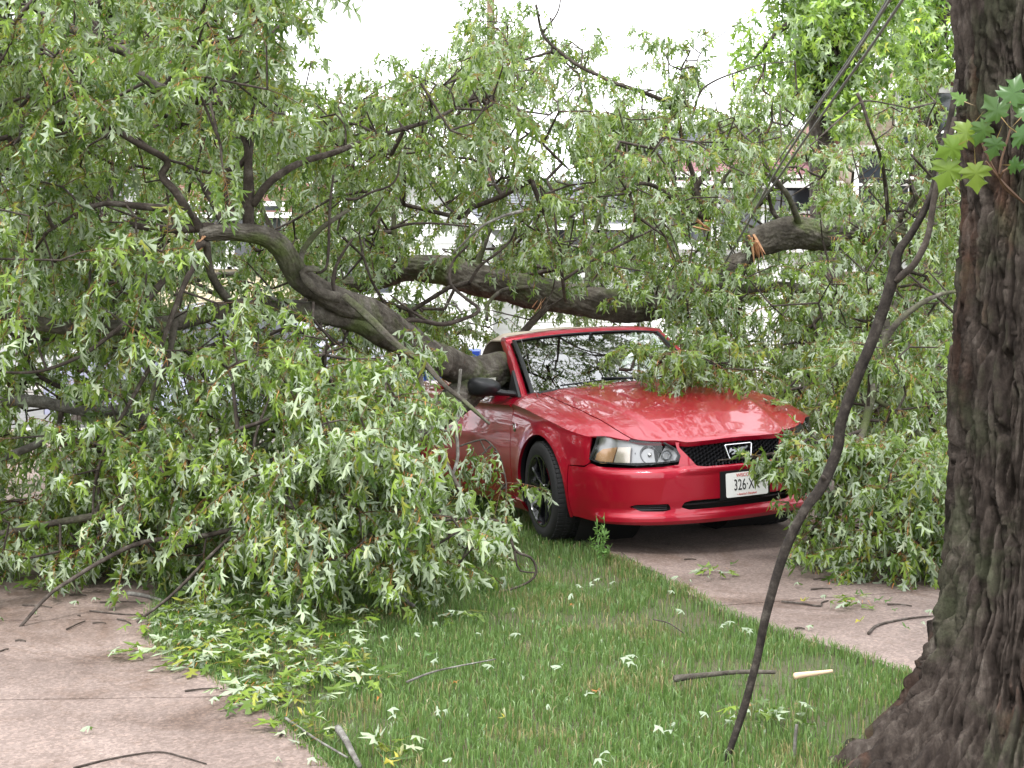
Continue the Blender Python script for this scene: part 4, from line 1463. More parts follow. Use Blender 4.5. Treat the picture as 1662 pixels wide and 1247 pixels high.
# ---- wheels: tyre > tread blocks, rim > spokes
def make_wheel(cx, sg, steer=0.0, proto=None):
    wl = empty("wheel", (cx, sg * .80, .326 - (.072 if sg > 0 else 0)), steer); wl.parent = car
    o = sg                                         # outboard side
    M = Matrix.Rotation(-math.pi / 2, 4, 'X') if sg > 0 else Matrix.Rotation(math.pi / 2, 4, 'X')
    # local lathe z = outboard
    prof = [(.222, -.115), (.255, -.124), (.295, -.122), (.315, -.112), (.3225, -.095), (.326, -.05), (.326, .05), (.3225, .095), (.315, .112), (.295, .122), (.262, .124), (.235, .120), (.222, .112)]
    b = MB(); b.lathe(prof, M, 72, close=False); ty = b.build("tyre", m_rub, wl, sharp=50)
    b = MB()
    for k in range(64):
        a = 2 * math.pi * k / 64
        for zz, hw_, hl_ in ((.082, .024, .0115), (.032, .020, .012), (-.032, .020, .012), (-.082, .024, .0115)):
            Rm = M @ Matrix.Rotation(a + (.02 if zz > 0 else .07), 4, 'Z')
            rr = .3255 if abs(zz) < .06 else .3215
            c = [Rm @ Vector((rr + x, y * hl_, zz + z * hw_)) for x, y, z in
                 ((-.004, -1, -1), (-.004, 1, -1), (-.004, 1, 1), (-.004, -1, 1), (.006, -.85, -.95), (.006, .85, -.95), (.006, .85, .95), (.006, -.85, .95))]
            b.add(c, [(4, 5, 6, 7), (0, 1, 5, 4), (1, 2, 6, 5), (2, 3, 7, 6), (3, 0, 4, 7)])
    kind(b.build("tread", m_rub, ty, smooth=False), "stuff")
    prof = [(.235, .117), (.238, .124), (.226, .122), (.219, .104), (.205, .085), (.200, -.10), (.222, -.112)]
    b = MB(); b.lathe(prof, M, 64); rim = b.build("rim", m_rim, wl, sharp=40)
    b = MB(); b.lathe([(0, -.02), (.19, -.03), (.20, -.06)], M, 48); b.build("brake_backing", m_dark, wl)
    b = MB(); b.lathe([(0, .0), (.15, .0), (.15, -.02)], M, 48); b.build("brake_disc", mat("brake_steel", (.12, .12, .12), .35, .8) if "brake_steel" not in bpy.data.materials else bpy.data.materials["brake_steel"], wl)
    b = MB(); b.lathe([(0, .098), (.028, .097), (.034, .090), (.055, .082), (.062, .06), (.062, .0)], M, 40); b.build("hub", m_rim, wl)
    for k in range(5):
        a0 = 2 * math.pi * k / 5 + .25
        for q in (-1, 1):
            a = a0
            # each arm leaves the hub near its twin and spreads to the rim
            P0 = (.045, q * .014, .088); P1 = (.13, q * .026, .098); P2 = (.216, q * .055, .108)
            b = MB(); V = []
            for (x, y, z), w_ in ((P0, .011), (P1, .010), (P2, .014)):
                for dy, dz in ((-w_, -.028), (-w_, -.002), (-w_ * .45, .004), (w_ * .45, .004), (w_, -.002), (w_, -.028)):
                    V.append(M @ Matrix.Rotation(a, 4, 'Z') @ Vector((x, y + dy, z + dz)))
            f = []
            for i in range(2):
                for j in range(5):
                    f.append((i * 6 + j, i * 6 + j + 1, (i + 1) * 6 + j + 1, (i + 1) * 6 + j))
            b.add(V, f); b.build("spoke", m_rim, rim, sharp=30)
    for k in range(5):
        a = 2 * math.pi * k / 5 + .25 + math.pi / 5
        p = M @ Matrix.Rotation(a, 4, 'Z') @ Vector((.042, 0, .09))
        b = MB(); b.lathe([(0, .006), (.009, .005), (.01, -.01)], Matrix.Translation(p) @ M, 8); b.build("wheel_nut", m_chr, rim)
    return wl


make_wheel(0, -1, R(-6)); make_wheel(0, 1, R(-6)); make_wheel(-2.573, -1); make_wheel(-2.573, 1)

# ---- underbody and cabin
b = MB(); b.box((-1.25, 0, .24), (1.95, .66, .05)); b.build("floorpan", m_dark, car, smooth=False)
b = MB(); b.box((-.62, 0, .60), (.03, .78, .28)); b.build("bulkhead", m_dark, car, smooth=False)
b = MB(); b.box((-2.35, 0, .58), (.03, .78, .26)); b.build("bulkhead", m_dark, car, smooth=False)
# dashboard
V = [(-.62, -.70, .90), (-.62, .70, .90), (-.86, .70, .90), (-.86, -.70, .90), (-.95, .70, .84), (-.95, -.70, .84), (-.93, .70, .55), (-.93, -.70, .55)]
b = MB(); b.add(V, [(0, 1, 2, 3), (3, 2, 4, 5), (5, 4, 6, 7)]); b.build("dashboard", m_int, car, sharp=20)
b = MB()
MM = Matrix.Translation((-1.12, .37, .86)) @ Matrix.Rotation(R(-65), 4, 'Y')
b.lathe([(.175, 0), (.19, .012), (.205, 0), (.19, -.012)], MM, 40, close=True)
for a in (0, 120, 240):
    b.tube([MM @ Vector((0, 0, 0)), MM @ Vector((.19 * math.cos(R(a)), .19 * math.sin(R(a)), 0))], .014, 8)
b.tube([MM @ Vector((0, 0, .03)), MM @ Vector((0, 0, -.18))], .03, 8)
b.build("steering_wheel", m_int, car)
for yy in (-.37, .37):
    st = empty("front_seat", (-1.5, yy, .3)); st.parent = car
    for nm, c, h, rt in (("seat_cushion", (.0, 0, .08), (.25, .24, .08), 0), ("seat_back", (-.30, 0, .36), (.07, .23, .30), R(-18)), ("head_restraint", (-.41, 0, .72), (.05, .12, .07), R(-10))):
        b = MB(); b.box(c, h, Matrix.Rotation(rt, 3, 'Y')); o = b.build(nm, m_int, st, smooth=False)
        bv = o.modifiers.new("round", 'BEVEL'); bv.width = .04; bv.segments = 3
# ---- the crushed canvas roof: still taut behind the header, folding down under the trunk
def roof(u, v):
    x = -1.17 - 1.25 * v
    hw_ = .585 + .10 * v
    z = 1.318 - .03 * np.abs(u) ** 2.5 - .55 * sm(.28, .80, v) + .02 * np.sin(9 * v + 5 * u) * sm(.2, .6, v) + .015 * np.sin(23 * v - 7 * u * u) * sm(.15, .5, v)
    z = z - .03 * sm(.82, 1.0, np.abs(u))
    return np.stack([x, u * hw_ + .05, z], -1)


panel("canvas_roof", roof, [(-1, 0), (1, 0), (1, 1), (-1, 1)], [], .05, .03, .01, m_tan, car, flip=False)
# ================================================================== THE FALLEN SILVER MAPLE
tree = empty("fallen_tree", (-.3, 10.6, 0)); thing(tree, "storm felled silver maple lying across the car and both driveways, leaves hanging limp", "tree")
TINV = Vector((.3, -10.6, 0))
skel = []       # (point, radius) nodes of all limbs


def limb(pts, r, m=None, furrow=0.0, n=12, name="branch", keep=True, rough=.10):
    P3 = [at(*p) + TINV for p in pts]
    if not hasattr(r, '__len__'):
        r = (r, r * .35)
    if len(r) == 2:
        r = list(np.linspace(r[0], r[1], len(P3)))
    o, P, rr = limb_mesh(name, P3, r, m or m_twig, n, rough, .012 if n > 28 else .02 if n > 20 else .03, parent=tree, furrow=furrow, seed=len(skel) % 17)
    if keep:
        for p, q in zip(P[::2], rr[::2]):
            skel.append((p + [-.3, 10.6, 0], q))
    return o


# the thick wood
limb([(905, 614, 11.45), (870, 610, 11.2), (835, 606, 10.98), (800, 608, 10.75), (770, 611, 10.55)], [.10, .115, .125, .125, .115], m_bark, .012, 110, "trunk")
limb([(815, 598, 10.78), (765, 602, 10.5), (705, 577, 10.1), (640, 537, 9.6), (585, 503, 9.25), (530, 478, 9.0), (492, 452, 8.85), (457, 412, 8.72), (420, 386, 8.6), (370, 376, 8.5), (325, 379, 8.45)],
     [.11, .115, .108, .098, .088, .08, .074, .064, .055, .048, .038], m_bark, .009, 72, "trunk")
limb([(825, 604, 10.85), (785, 618, 10.6), (745, 646, 10.32), (700, 682, 9.95), (650, 722, 9.6), (590, 770, 9.2)], [.10, .11, .11, .105, .095, .07], m_bark, .012, 90, "trunk")
limb([(715, 592, 10.05), (660, 560, 9.7), (610, 535, 9.4), (560, 517, 9.2), (500, 507, 9.0), (420, 503, 8.9), (350, 508, 8.8), (305, 519, 8.7), (240, 533, 8.5), (160, 536, 8.4), (90, 531, 8.3), (34, 513, 8.2), (-40, 494, 8.1)],
     [.10, .088, .076, .070, .064, .060, .056, .052, .047, .043, .042, .038, .034], m_bark, .006, 48, "branch")
# the far trunk behind the car
limb([(380, 425, 13.2), (480, 447, 12.9), (560, 462, 12.8), (620, 452, 12.7), (660, 438, 12.6), (710, 436, 12.5), (770, 449, 12.4), (870, 475, 12.3), (950, 492, 12.2), (1040, 500, 12.2), (1120, 478, 12.3), (1180, 440, 12.4), (1215, 415, 12.4)],
     [.05, .06, .07, .085, .10, .125, .135, .135, .13, .13, .13, .12, .06], m_bark, .014, 90, "trunk")
limb([(1216, 402, 12.35), (1240, 392, 12.4), (1290, 379, 12.5), (1350, 378, 12.6), (1450, 376, 12.8), (1560, 366, 13.0), (1720, 350, 13.4)], [.10, .13, .14, .135, .14, .145, .15], m_bark, .014, 90, "trunk")
limb([(1170, 470, 12.6), (1265, 462, 12.6), (1330, 472, 12.5), (1400, 478, 12.4)], (.05, .03), m_bark, .005, 24)
# torn ends: ragged slivers of fresh wood round each break
tr_ = random.Random(4)
for (px, py, Y, dx, dz, n_, R0) in ((1228, 402, 12.22, .03, -.10, 9, .07), (1142, 366, 12.2, .07, -.03, 6, .05), (318, 398, 8.4, -.04, -.05, 6, .035), (872, 498, 11.8, .03, .03, 4, .025)):
    for k in range(n_):
        p = at(px, py, Y) + TINV + Vector((tr_.uniform(-R0, R0), tr_.uniform(-.03, .03), tr_.uniform(-R0, R0) * .8))
        d_ = Vector((dx + tr_.uniform(-.03, .03), tr_.uniform(-.03, .03), dz + tr_.uniform(-.03, .03))) * tr_.uniform(.5, 1.3)
        b = MB(); b.tube([p - d_ * .7, p, p + d_ * .6, p + d_], [R0 * .42, R0 * .36, R0 * .20, .002], 5, flat=.4)
        b.build("torn_wood", m_wood, tree, smooth=False)

B = limb
B([(560, 482, 8.75), (600, 516, 8.65), (650, 562, 8.6), (690, 590, 8.55), (720, 622, 8.5), (760, 656, 8.5), (795, 688, 8.5)], [.019, .023, .017, .019, .014, .014, .008], m_bark, n=14, rough=.38)
B([(678, 598, 8.5), (686, 640, 8.5), (700, 690, 8.45), (720, 742, 8.4), (750, 802, 8.3), (772, 855, 8.2)], (.020, .008), m_bark, n=10, rough=.3)
B([(747, 600, 8.9), (741, 680, 8.9), (743, 740, 8.8), (733, 775, 8.7)], (.010, .010), m_pale)
B([(705, 690, 8.5), (725, 700, 8.6), (748, 672, 8.75), (745, 640, 8.9)], (.007, .006), m_pale)
B([(404, 372, 8.6), (402, 310, 8.6), (401, 270, 8.6), (406, 229, 8.65)], (.036, .020), n=10)
B([(376, 368, 8.55), (369, 320, 8.55), (373, 290, 8.6), (387, 270, 8.6), (401, 249, 8.6), (392, 214, 8.65)], (.026, .014))
B([(366, 370, 8.5), (352, 340, 8.5), (334, 312, 8.5), (328, 300, 8.5)], (.026, .016))
B([(408, 333, 8.6), (438, 296, 8.6), (489, 266, 8.7), (539, 249, 8.8), (600, 226, 9.0), (660, 208, 9.2), (703, 195, 9.3), (739, 177, 9.4), (778, 163, 9.5)], (.024, .008))
B([(600, 226, 9.0), (612, 222, 8.9), (598, 190, 8.9), (590, 160, 8.9)], (.008, .004))
B([(703, 195, 9.3), (692, 160, 9.2), (680, 148, 9.2)], (.007, .004)); B([(739, 177, 9.4), (733, 150, 9.4), (720, 138, 9.4)], (.007, .004))
B([(562, 240, 8.9), (560, 205, 8.9), (545, 185, 8.9)], (.007, .004))
B([(323, 376, 8.45), (303, 347, 8.4), (270, 337, 8.3), (219, 332, 8.2), (168, 330, 8.1), (128, 344, 8.0), (70, 380, 7.9)], (.030, .008))
B([(345, 374, 8.5), (290, 371, 8.4), (236, 367, 8.3), (200, 360, 8.2)], (.030, .014))
B([(305, 350, 8.4), (303, 340, 8.3), (286, 310, 8.3), (266, 286, 8.3), (275, 262, 8.3), (232, 236, 8.2), (202, 219, 8.2), (168, 199, 8.1), (135, 189, 8.0), (101, 199, 7.9), (67, 205, 7.9), (10, 240, 7.8)], (.026, .009))
B([(135, 189, 8.0), (110, 215, 8.0), (60, 225, 7.9)], (.009, .004))
B([(391, 266, 8.6), (357, 280, 8.5), (323, 278, 8.4), (300, 268, 8.4), (262, 255, 8.3), (215, 215, 8.2)], (.013, .006))
B([(20, 42, 9.6), (47, 39, 9.5), (84, 40, 9.4), (118, 47, 9.4), (162, 66, 9.3), (209, 88, 9.3), (222, 115, 9.2), (249, 138, 9.2), (276, 150, 9.1), (330, 190, 9.0), (380, 235, 8.8)], [.024, .028, .030, .031, .031, .030, .030, .029, .028, .02, .01], m_bark, .005, 24)
B([(120, 45, 9.4), (80, 25, 9.5), (30, 0, 9.6), (-20, -30, 9.7)], (.014, .006), m_pale)
B([(313, 7, 8.6), (354, 37, 8.6), (374, 77, 8.6), (377, 135, 8.6), (381, 152, 8.6), (400, 215, 8.6)], (.006, .013))
B([(296, 67, 8.5), (337, 91, 8.5), (381, 135, 8.5), (448, 158, 8.6), (458, 175, 8.6), (425, 195, 8.6), (401, 229, 8.6)], (.007, .015))
B([(425, 195, 8.6), (440, 170, 8.6), (430, 160, 8.6)], (.006, .004)); B([(380, 20, 8.7), (440, 40, 8.7), (430, 90, 8.7), (415, 150, 8.65), (408, 190, 8.6)], (.006, .010))
B([(72, 78, 8.2), (110, 108, 8.2), (140, 150, 8.2), (148, 190, 8.1)], (.006, .010)); B([(420, 20, 9), (436, 40, 8.9), (445, 80, 8.9), (420, 120, 8.8)], (.005, .008))
B([(487, 440, 8.85), (494, 406, 8.9), (517, 374, 8.9), (538, 358, 8.9), (566, 340, 9.0)], (.020, .012), m_bark)
B([(541, 285, 8.8), (535, 340, 8.8), (532, 415, 8.8), (526, 438, 8.8), (512, 442, 8.8)], (.007, .010))
B([(517, 440, 8.75), (500, 438, 8.75), (491, 446, 8.75), (501, 461, 8.75), (520, 476, 8.8), (548, 484, 8.85)], (.018, .032), m_bark, n=12, rough=.3)
B([(572, 388, 8.9), (549, 425, 8.9), (540, 456, 8.9), (545, 480, 8.9)], (.007, .015))
B([(561, 324, 8.9), (581, 323, 8.9), (606, 311, 8.9), (631, 303, 8.9), (645, 287, 8.9), (649, 262, 8.9)], (.009, .005))
B([(600, 350, 9.2), (612, 335, 9.2), (622, 320, 9.2)], (.008, .004))
B([(634, 372, 9.8), (666, 364, 9.8), (711, 364, 9.9), (760, 368, 10)], (.011, .006))
B([(735, 412, 10.2), (780, 369, 10.2), (816, 351, 10.3), (848, 343, 10.4)], (.006, .012), m_pale)
B([(640, 536, 9.6), (660, 522, 9.6), (685, 520, 9.7), (718, 525, 9.8), (748, 518, 9.9), (771, 509, 9.9), (775, 499, 10), (756, 484, 10), (731, 459, 10.1), (735, 426, 10.2), (760, 400, 10.2)], (.018, .008))
B([(633, 480, 9.6), (664, 503, 9.6), (689, 518, 9.7)], (.006, .010)); B([(750, 510, 9.9), (735, 490, 9.9), (742, 496, 9.8), (720, 492, 9.8)], (.008, .004), m_pale)
B([(791, 520, 11.8), (790, 499, 12.0), (802, 482, 12.1), (823, 469, 12.2), (870, 464, 12.2)], (.014, .020), m_bark, n=10, rough=.25)
B([(843, 545, 11.7), (862, 522, 11.8), (887, 495, 11.9)], (.030, .028), m_twig, n=10)
B([(869, 7, 12), (880, 54, 12), (902, 79, 12), (938, 105, 12), (978, 125, 12), (1000, 137, 12), (1072, 160, 12.2), (1096, 188, 12.3), (1110, 240, 12.3), (1130, 300, 12.3)], (.010, .022))
B([(880, 54, 12), (905, 20, 12), (912, -20, 12)], (.008, .004)); B([(912, 85, 12), (925, 110, 12), (938, 118, 12)], (.004, .006))
B([(1148, 358, 12.3), (1128, 317, 12.3), (1132, 297, 12.3), (1150, 280, 12.3)], (.040, .025)); B([(1140, 355, 12.2), (1100, 321, 12.1), (1094, 289, 12.1), (1088, 240, 12.1), (1080, 200, 12)], (.026, .012))
B([(1150, 350, 12.2), (1170, 300, 12.2), (1190, 270, 12.2)], (.018, .010), m_bark)
B([(905, 333, 11.5), (949, 327, 11.5), (978, 320, 11.5), (1009, 307, 11.5), (1038, 297, 11.6), (1060, 301, 11.7), (1084, 317, 11.9), (1110, 340, 12.1)], (.008, .020))
B([(898, 314, 11), (903, 377, 11), (908, 396, 11), (914, 458, 11.2), (918, 490, 11.5)], (.008, .014)); B([(908, 396, 11), (890, 370, 11), (880, 340, 11)], (.007, .003))
B([(913, 456, 11.2), (961, 425, 11.2), (1021, 391, 11.3), (1060, 372, 11.4), (1100, 345, 11.5)], (.012, .007))
B([(763, 460, 11), (780, 432, 11), (804, 413, 11), (828, 391, 11), (838, 369, 11)], (.013, .007)); B([(860, 520, 11.4), (880, 500, 11.3), (897, 470, 11.3), (902, 430, 11.2)], (.008, .005))
B([(1120, 200, 12.2), (1136, 152, 12.2), (1160, 132, 12.2), (1200, 116, 12.2), (1241, 104, 12.3), (1290, 100, 12.3)], (.010, .004)); B([(1134, 150, 12.2), (1132, 120, 12.2), (1134, 92, 12.2), (1160, 64, 12.2), (1208, 32, 12.2)], (.007, .003))
B([(1391, 152, 11), (1400, 170, 11), (1411, 208, 11)], (.014, .012)); B([(1373, 184, 11), (1401, 164, 11), (1440, 168, 11), (1485, 178, 11)], (.008, .004)); B([(1411, 208, 11), (1430, 260, 11.2), (1440, 330, 11.6), (1430, 375, 12.4)], (.010, .020))
B([(1473, 445, 10.6), (1500, 468, 10.6), (1519, 480, 10.6), (1560, 520, 10.7)], (.008, .010)); B([(1415, 600, 10.6), (1441, 548, 10.6), (1473, 510, 10.6), (1520, 480, 10.6), (1580, 470, 10.7)], [.022, .024, .022, .016, .01], m_bark)
B([(1335, 390, 11.8), (1350, 450, 11.8), (1349, 500, 11.8)], (.009, .006)); B([(1230, 640, 10.9), (1225, 600, 10.9), (1215, 560, 10.9)], (.009, .005)); B([(1270, 640, 10.8), (1310, 600, 10.8), (1350, 560, 10.9)], (.010, .006))
B([(1120, 640, 10.4), (1170, 632, 10.6), (1230, 642, 10.8), (1300, 630, 11)], (.006, .012)); B([(1005, 600, 10.2), (1060, 618, 10.4), (1130, 636, 10.6), (1200, 628, 10.9)], (.004, .009))
B([(323, 417, 8.3), (303, 451, 8.2), (280, 511, 8.1), (259, 568, 8.0), (236, 609, 8.0), (209, 659, 7.9), (175, 720, 7.8), (155, 787, 7.8), (150, 840, 7.7)], (.018, .006))
B([(330, 395, 8.4), (296, 420, 8.3), (256, 467, 8.2), (220, 510, 8.1), (189, 535, 8.0), (135, 575, 7.9), (67, 602, 7.8), (0, 605, 7.8)], (.022, .006))
B([(282, 520, 8.15), (270, 589, 8.1), (249, 636, 8.1), (241, 690, 8.1)], (.020, .010), m_bark); B([(334, 395, 8.45), (338, 430, 8.5), (350, 457, 8.6), (374, 488, 8.75), (395, 498, 8.85)], (.022, .024), m_bark)
B([(-40, 650, 8.9), (0, 654, 8.9), (67, 656, 8.8), (94, 659, 8.8), (150, 668, 8.8), (202, 667, 8.8), (243, 683, 8.7)], [.036, .038, .036, .034, .03, .032, .028], m_pale, .005, 24)
B([(-40, 760, 8.6), (0, 747, 8.6), (51, 727, 8.5), (74, 713, 8.5), (100, 690, 8.5)], (.028, .018), m_pale)
B([(391, 830, 7.8), (411, 740, 7.9), (418, 700, 8.0), (440, 640, 8.2)], (.009, .007)); B([(482, 683, 8.2), (495, 616, 8.3), (505, 552, 8.5), (509, 491, 8.7)], (.006, .009)); B([(420, 470, 8.7), (470, 500, 8.8)], (.008, .008), m_pale)
B([(32, 1020, 7.08), (79, 967, 7.2), (119, 939, 7.3), (179, 903, 7.4), (238, 879, 7.5), (334, 870, 7.6), (420, 850, 7.7)], (.008, .014)); B([(222, 1010, 7.15), (278, 967, 7.25), (345, 899, 7.5), (400, 850, 7.7)], (.007, .010))
B([(672, 985, 7.4), (616, 943, 7.5), (576, 911, 7.6), (548, 879, 7.7), (520, 850, 7.8)], (.010, .013), m_pale); B([(700, 850, 7.9), (744, 843, 7.9), (802, 845, 7.95), (824, 858, 8.0), (835, 894, 8.0), (863, 908, 8.05), (869, 934, 8.05), (845, 952, 8.0), (798, 966, 7.9)], (.009, .006))
B([(835, 894, 8.0), (842, 925, 8.0), (868, 930, 8.0)], (.006, .004)); B([(793, 760, 9.3), (818, 770, 9.3), (822, 800, 9.2)], (.006, .005)); B([(745, 725, 9.0), (775, 715, 9.2), (790, 715, 9.3), (808, 735, 9.3), (818, 765, 9.3), (822, 790, 9.2)], (.006, .005), m_twig)
B([(590, 760, 9.1), (520, 800, 8.6), (470, 860, 8.0), (440, 910, 7.7)], (.05, .012), m_bark); B([(600, 765, 9.0), (640, 800, 8.5), (700, 850, 7.95), (740, 930, 7.7)], (.03, .008), m_bark)
B([(590, 770, 9.0), (500, 770, 8.6), (400, 780, 8.2), (280, 800, 8.0), (180, 830, 7.9), (80, 850, 7.9), (-30, 870, 7.9)], (.045, .012), m_bark)
B([(1430, 376, 12.7), (1450, 450, 12.0), (1440, 540, 11.2), (1420, 620, 10.4), (1400, 700, 9.6), (1385, 760, 9.1), (1400, 830, 8.9), (1420, 900, 8.8)], (.05, .010), m_bark)
B([(1400, 700, 9.6), (1350, 715, 9.2), (1290, 730, 8.9), (1220, 742, 8.75), (1165, 748, 8.7)], (.014, .004)); B([(1410, 640, 10.2), (1470, 680, 10), (1510, 740, 9.6), (1520, 820, 9.2)], (.02, .006), m_bark)
B([(1450, 376, 12.8), (1500, 300, 12.4), (1540, 220, 12)], (.04, .012), m_bark); B([(1300, 379, 12.5), (1280, 320, 12.2), (1240, 260, 12), (1230, 200, 12)], (.03, .010), m_bark); B([(770, 445, 12.4), (790, 380, 12.4), (830, 280, 12.6), (840, 180, 12.8), (810, 60, 13)], (.03, .006), m_bark)
B([(650, 435, 12.6), (640, 350, 12.6), (660, 250, 12.8), (700, 150, 13)], (.03, .006), m_bark); B([(1100, 480, 12.3), (1130, 540, 12), (1180, 590, 11.5)], (.03, .01), m_bark); B([(950, 490, 12.2), (960, 400, 12.3), (990, 300, 12.4), (1020, 210, 12.5)], (.03, .008), m_bark)
B([(480, 447, 12.9), (430, 350, 12.8), (380, 250, 12.6), (300, 150, 12.4)], (.03, .008), m_bark); B([(420, 440, 13), (300, 460, 12), (180, 500, 11.5), (60, 560, 11), (-30, 600, 11)], (.03, .012), m_bark)

# ---- where the foliage hangs: photo outline, nearest and farthest distance, number of sprays, share of pale undersides
LEFT_TOP = [(-120, -80), (480, -80), (480, 30), (450, 70), (435, 120), (455, 165), (470, 200), (460, 270), (425, 335), (330, 372), (-120, 430)]
REG = [
    (LEFT_TOP, 7.3, 9.6, 600, .16), (LEFT_TOP, 9.8, 12.5, 300, .3),
    ([(455, 205), (520, 180), (600, 150), (650, 118), (720, 108), (790, 90), (840, 100), (800, 190), (760, 240), (600, 260), (470, 260)], 8.7, 10.2, 85, .2),
    ([(445, 215), (500, 185), (600, 150), (650, 118), (720, 105), (780, 70), (860, 110), (960, 140), (1000, 200), (1000, 300), (880, 330), (800, 300), (690, 280), (600, 340), (470, 340)], 10.5, 13.5, 330, .25),
    ([(480, 90), (515, 100), (530, 170), (470, 180)], 9.5, 10.5, 6, .2), ([(770, 30), (820, 15), (850, 80), (890, 110), (780, 120)], 12, 13.5, 44, .3), ([(870, 10), (900, 5), (910, 60), (960, 80), (950, 130), (890, 110)], 11.8, 12.6, 16, .3),
    ([(450, 340), (690, 330), (700, 400), (840, 400), (870, 330), (1060, 300), (1070, 500), (1000, 530), (930, 520), (800, 470), (700, 420), (560, 470), (440, 440)], 10.8, 15, 330, .36),
    ([(980, 160), (1010, 170), (1080, 200), (1130, 215), (1240, 225), (1330, 215), (1440, 270), (1570, 310), (1575, 480), (1050, 490), (990, 310)], 10.6, 14.8, 500, .40),
    ([(1080, 60), (1115, 50), (1135, 110), (1120, 200), (1020, 210), (1010, 150), (1070, 140)], 11.8, 12.8, 34, .35), ([(1160, 150), (1230, 110), (1300, 150), (1290, 230), (1150, 220)], 11.5, 13, 40, .35),
    ([(1400, 180), (1540, 130), (1560, 330), (1450, 280)], 11, 13, 50, .4),
    ([(1060, 480), (1575, 470), (1560, 740), (1450, 730), (1340, 680), (1250, 635), (1170, 600), (1110, 545)], 10.9, 13.2, 400, .45),
    ([(1330, 560), (1575, 540), (1565, 740), (1460, 740), (1345, 680)], 9.6, 11, 150, .42),
    ([(1262, 742), (1290, 716), (1360, 702), (1430, 708), (1430, 765), (1390, 768), (1320, 768), (1266, 764)], 8.45, 8.95, 56, .42, .45),
    ([(1215, 738), (1262, 735), (1262, 750), (1225, 750)], 8.6, 8.8, 6, .5, .15),
    ([(1290, 850), (1330, 825), (1400, 820), (1440, 780), (1440, 725), (1530, 740), (1540, 925), (1480, 930), (1390, 925), (1300, 885)], 8.1, 9.6, 200, .42),
    ([(1075, 566), (1180, 586), (1240, 602), (1245, 634), (1160, 636), (1080, 622)], 9.8, 10.35, 24, .25, .65),
    ([(1000, 566), (1075, 560), (1075, 612), (1010, 600)], 9.9, 10.3, 8, .25, .5),
    ([(690, 250), (860, 260), (850, 400), (700, 400)], 10.8, 12.2, 46, .3), ([(230, 260), (480, 280), (480, 430), (250, 430)], 10.2, 12.2, 70, .3),
    ([(1275, 712), (1340, 700), (1345, 730), (1280, 735)], 8.9, 9.15, 10, .4, .45),
    ([(1120, 560), (1200, 570), (1230, 610), (1150, 612)], 10.4, 10.95, 26, .3),
    ([(1060, 625), (1120, 625), (1115, 640), (1065, 640)], 9.8, 10.0, 6, .3),
    ([(920, 505), (1000, 500), (1110, 520), (1150, 570), (1110, 570), (1040, 548), (940, 528)], 11.0, 12, 42, .3), ([(935, 522), (975, 520), (975, 540), (940, 542)], 10.7, 10.9, 6, .3),
    ([(1040, 560), (1120, 560), (1160, 590), (1040, 590)], 10.5, 10.9, 14, .3),
    ([(-120, 400), (330, 385), (430, 470), (480, 520), (560, 545), (640, 590), (660, 640), (560, 690), (380, 720), (-120, 760)], 7.5, 9.3, 560, .34),
    ([(-120, 400), (330, 385), (430, 440), (620, 540), (680, 600), (560, 690), (380, 720), (-120, 760)], 9.6, 12.5, 330, .5),
    ([(-120, 830), (60, 800), (110, 740), (380, 720), (390, 860), (330, 905), (-120, 915)], 7.5, 9.0, 330, .32),
    ([(380, 715), (480, 685), (560, 668), (640, 668), (655, 710), (680, 790), (735, 835), (780, 880), (785, 915), (690, 930), (560, 920), (440, 885), (380, 845)], 7.1, 8.9, 380, .54),
    ([(770, 735), (800, 715), (812, 740), (780, 750)], 9.2, 9.4, 4, .5), ([(815, 775), (835, 780), (830, 800), (800, 800)], 9.0, 9.3, 4, .5),
    ([(560, 480), (720, 500), (800, 500), (850, 530), (760, 545), (720, 555), (620, 520)], 11.2, 14, 130, .4),
    ([(640, 600), (690, 560), (720, 590), (700, 640), (650, 650)], 9.0, 9.6, 10, .5),
]
CARVIS = [(730, 700), (765, 640), (800, 605), (826, 545), (930, 535), (1040, 545), (1000, 590), (1000, 625), (1080, 650), (1180, 650), (1300, 650), (1325, 690), (1250, 700), (1150, 735), (1165, 775), (1180, 830), (1290, 830), (1270, 870), (1000, 890), (880, 900), (835, 830), (770, 770)]
# stretches of bare wood nothing hangs in front of
CLEAR = [([(800, 600), (700, 572), (640, 535), (585, 502), (530, 480), (492, 452), (457, 412), (420, 386), (370, 376), (330, 378)], 26, 8.4),
         ([(660, 560), (560, 517), (500, 507), (420, 503), (350, 508), (310, 517)], 22, 8.6), ([(800, 610), (735, 655), (700, 684)], 34, 9.9),
         ([(404, 370), (402, 310), (406, 229)], 14, 8.5), ([(408, 333), (438, 296), (489, 266), (539, 249), (600, 226), (703, 195)], 12, 8.6), ([(690, 590), (720, 622), (795, 688)], 16, 8.5), ([(686, 640), (700, 690), (720, 742)], 14, 8.4),
         ([(84, 40), (162, 66), (209, 88), (222, 115), (276, 150)], 14, 9.2), ([(700, 436), (770, 449), (870, 475), (960, 490)], 6, 12.3), ([(1225, 395), (1290, 380), (1340, 378)], 24, 12.4), ([(1233, 400), (1245, 425)], 22, 12.3),
         ([(0, 654), (94, 659), (202, 667), (243, 683)], 24, 8.7), ([(0, 747), (74, 713)], 16, 8.5), ([(323, 276), (232, 236), (168, 199)], 9, 8.1), ([(32, 1020), (119, 939), (238, 879), (334, 870)], 12, 7.5), ([(303, 347), (219, 332), (140, 340)], 9, 8.2), ([(303, 451), (259, 568), (236, 609)], 10, 8.1)]
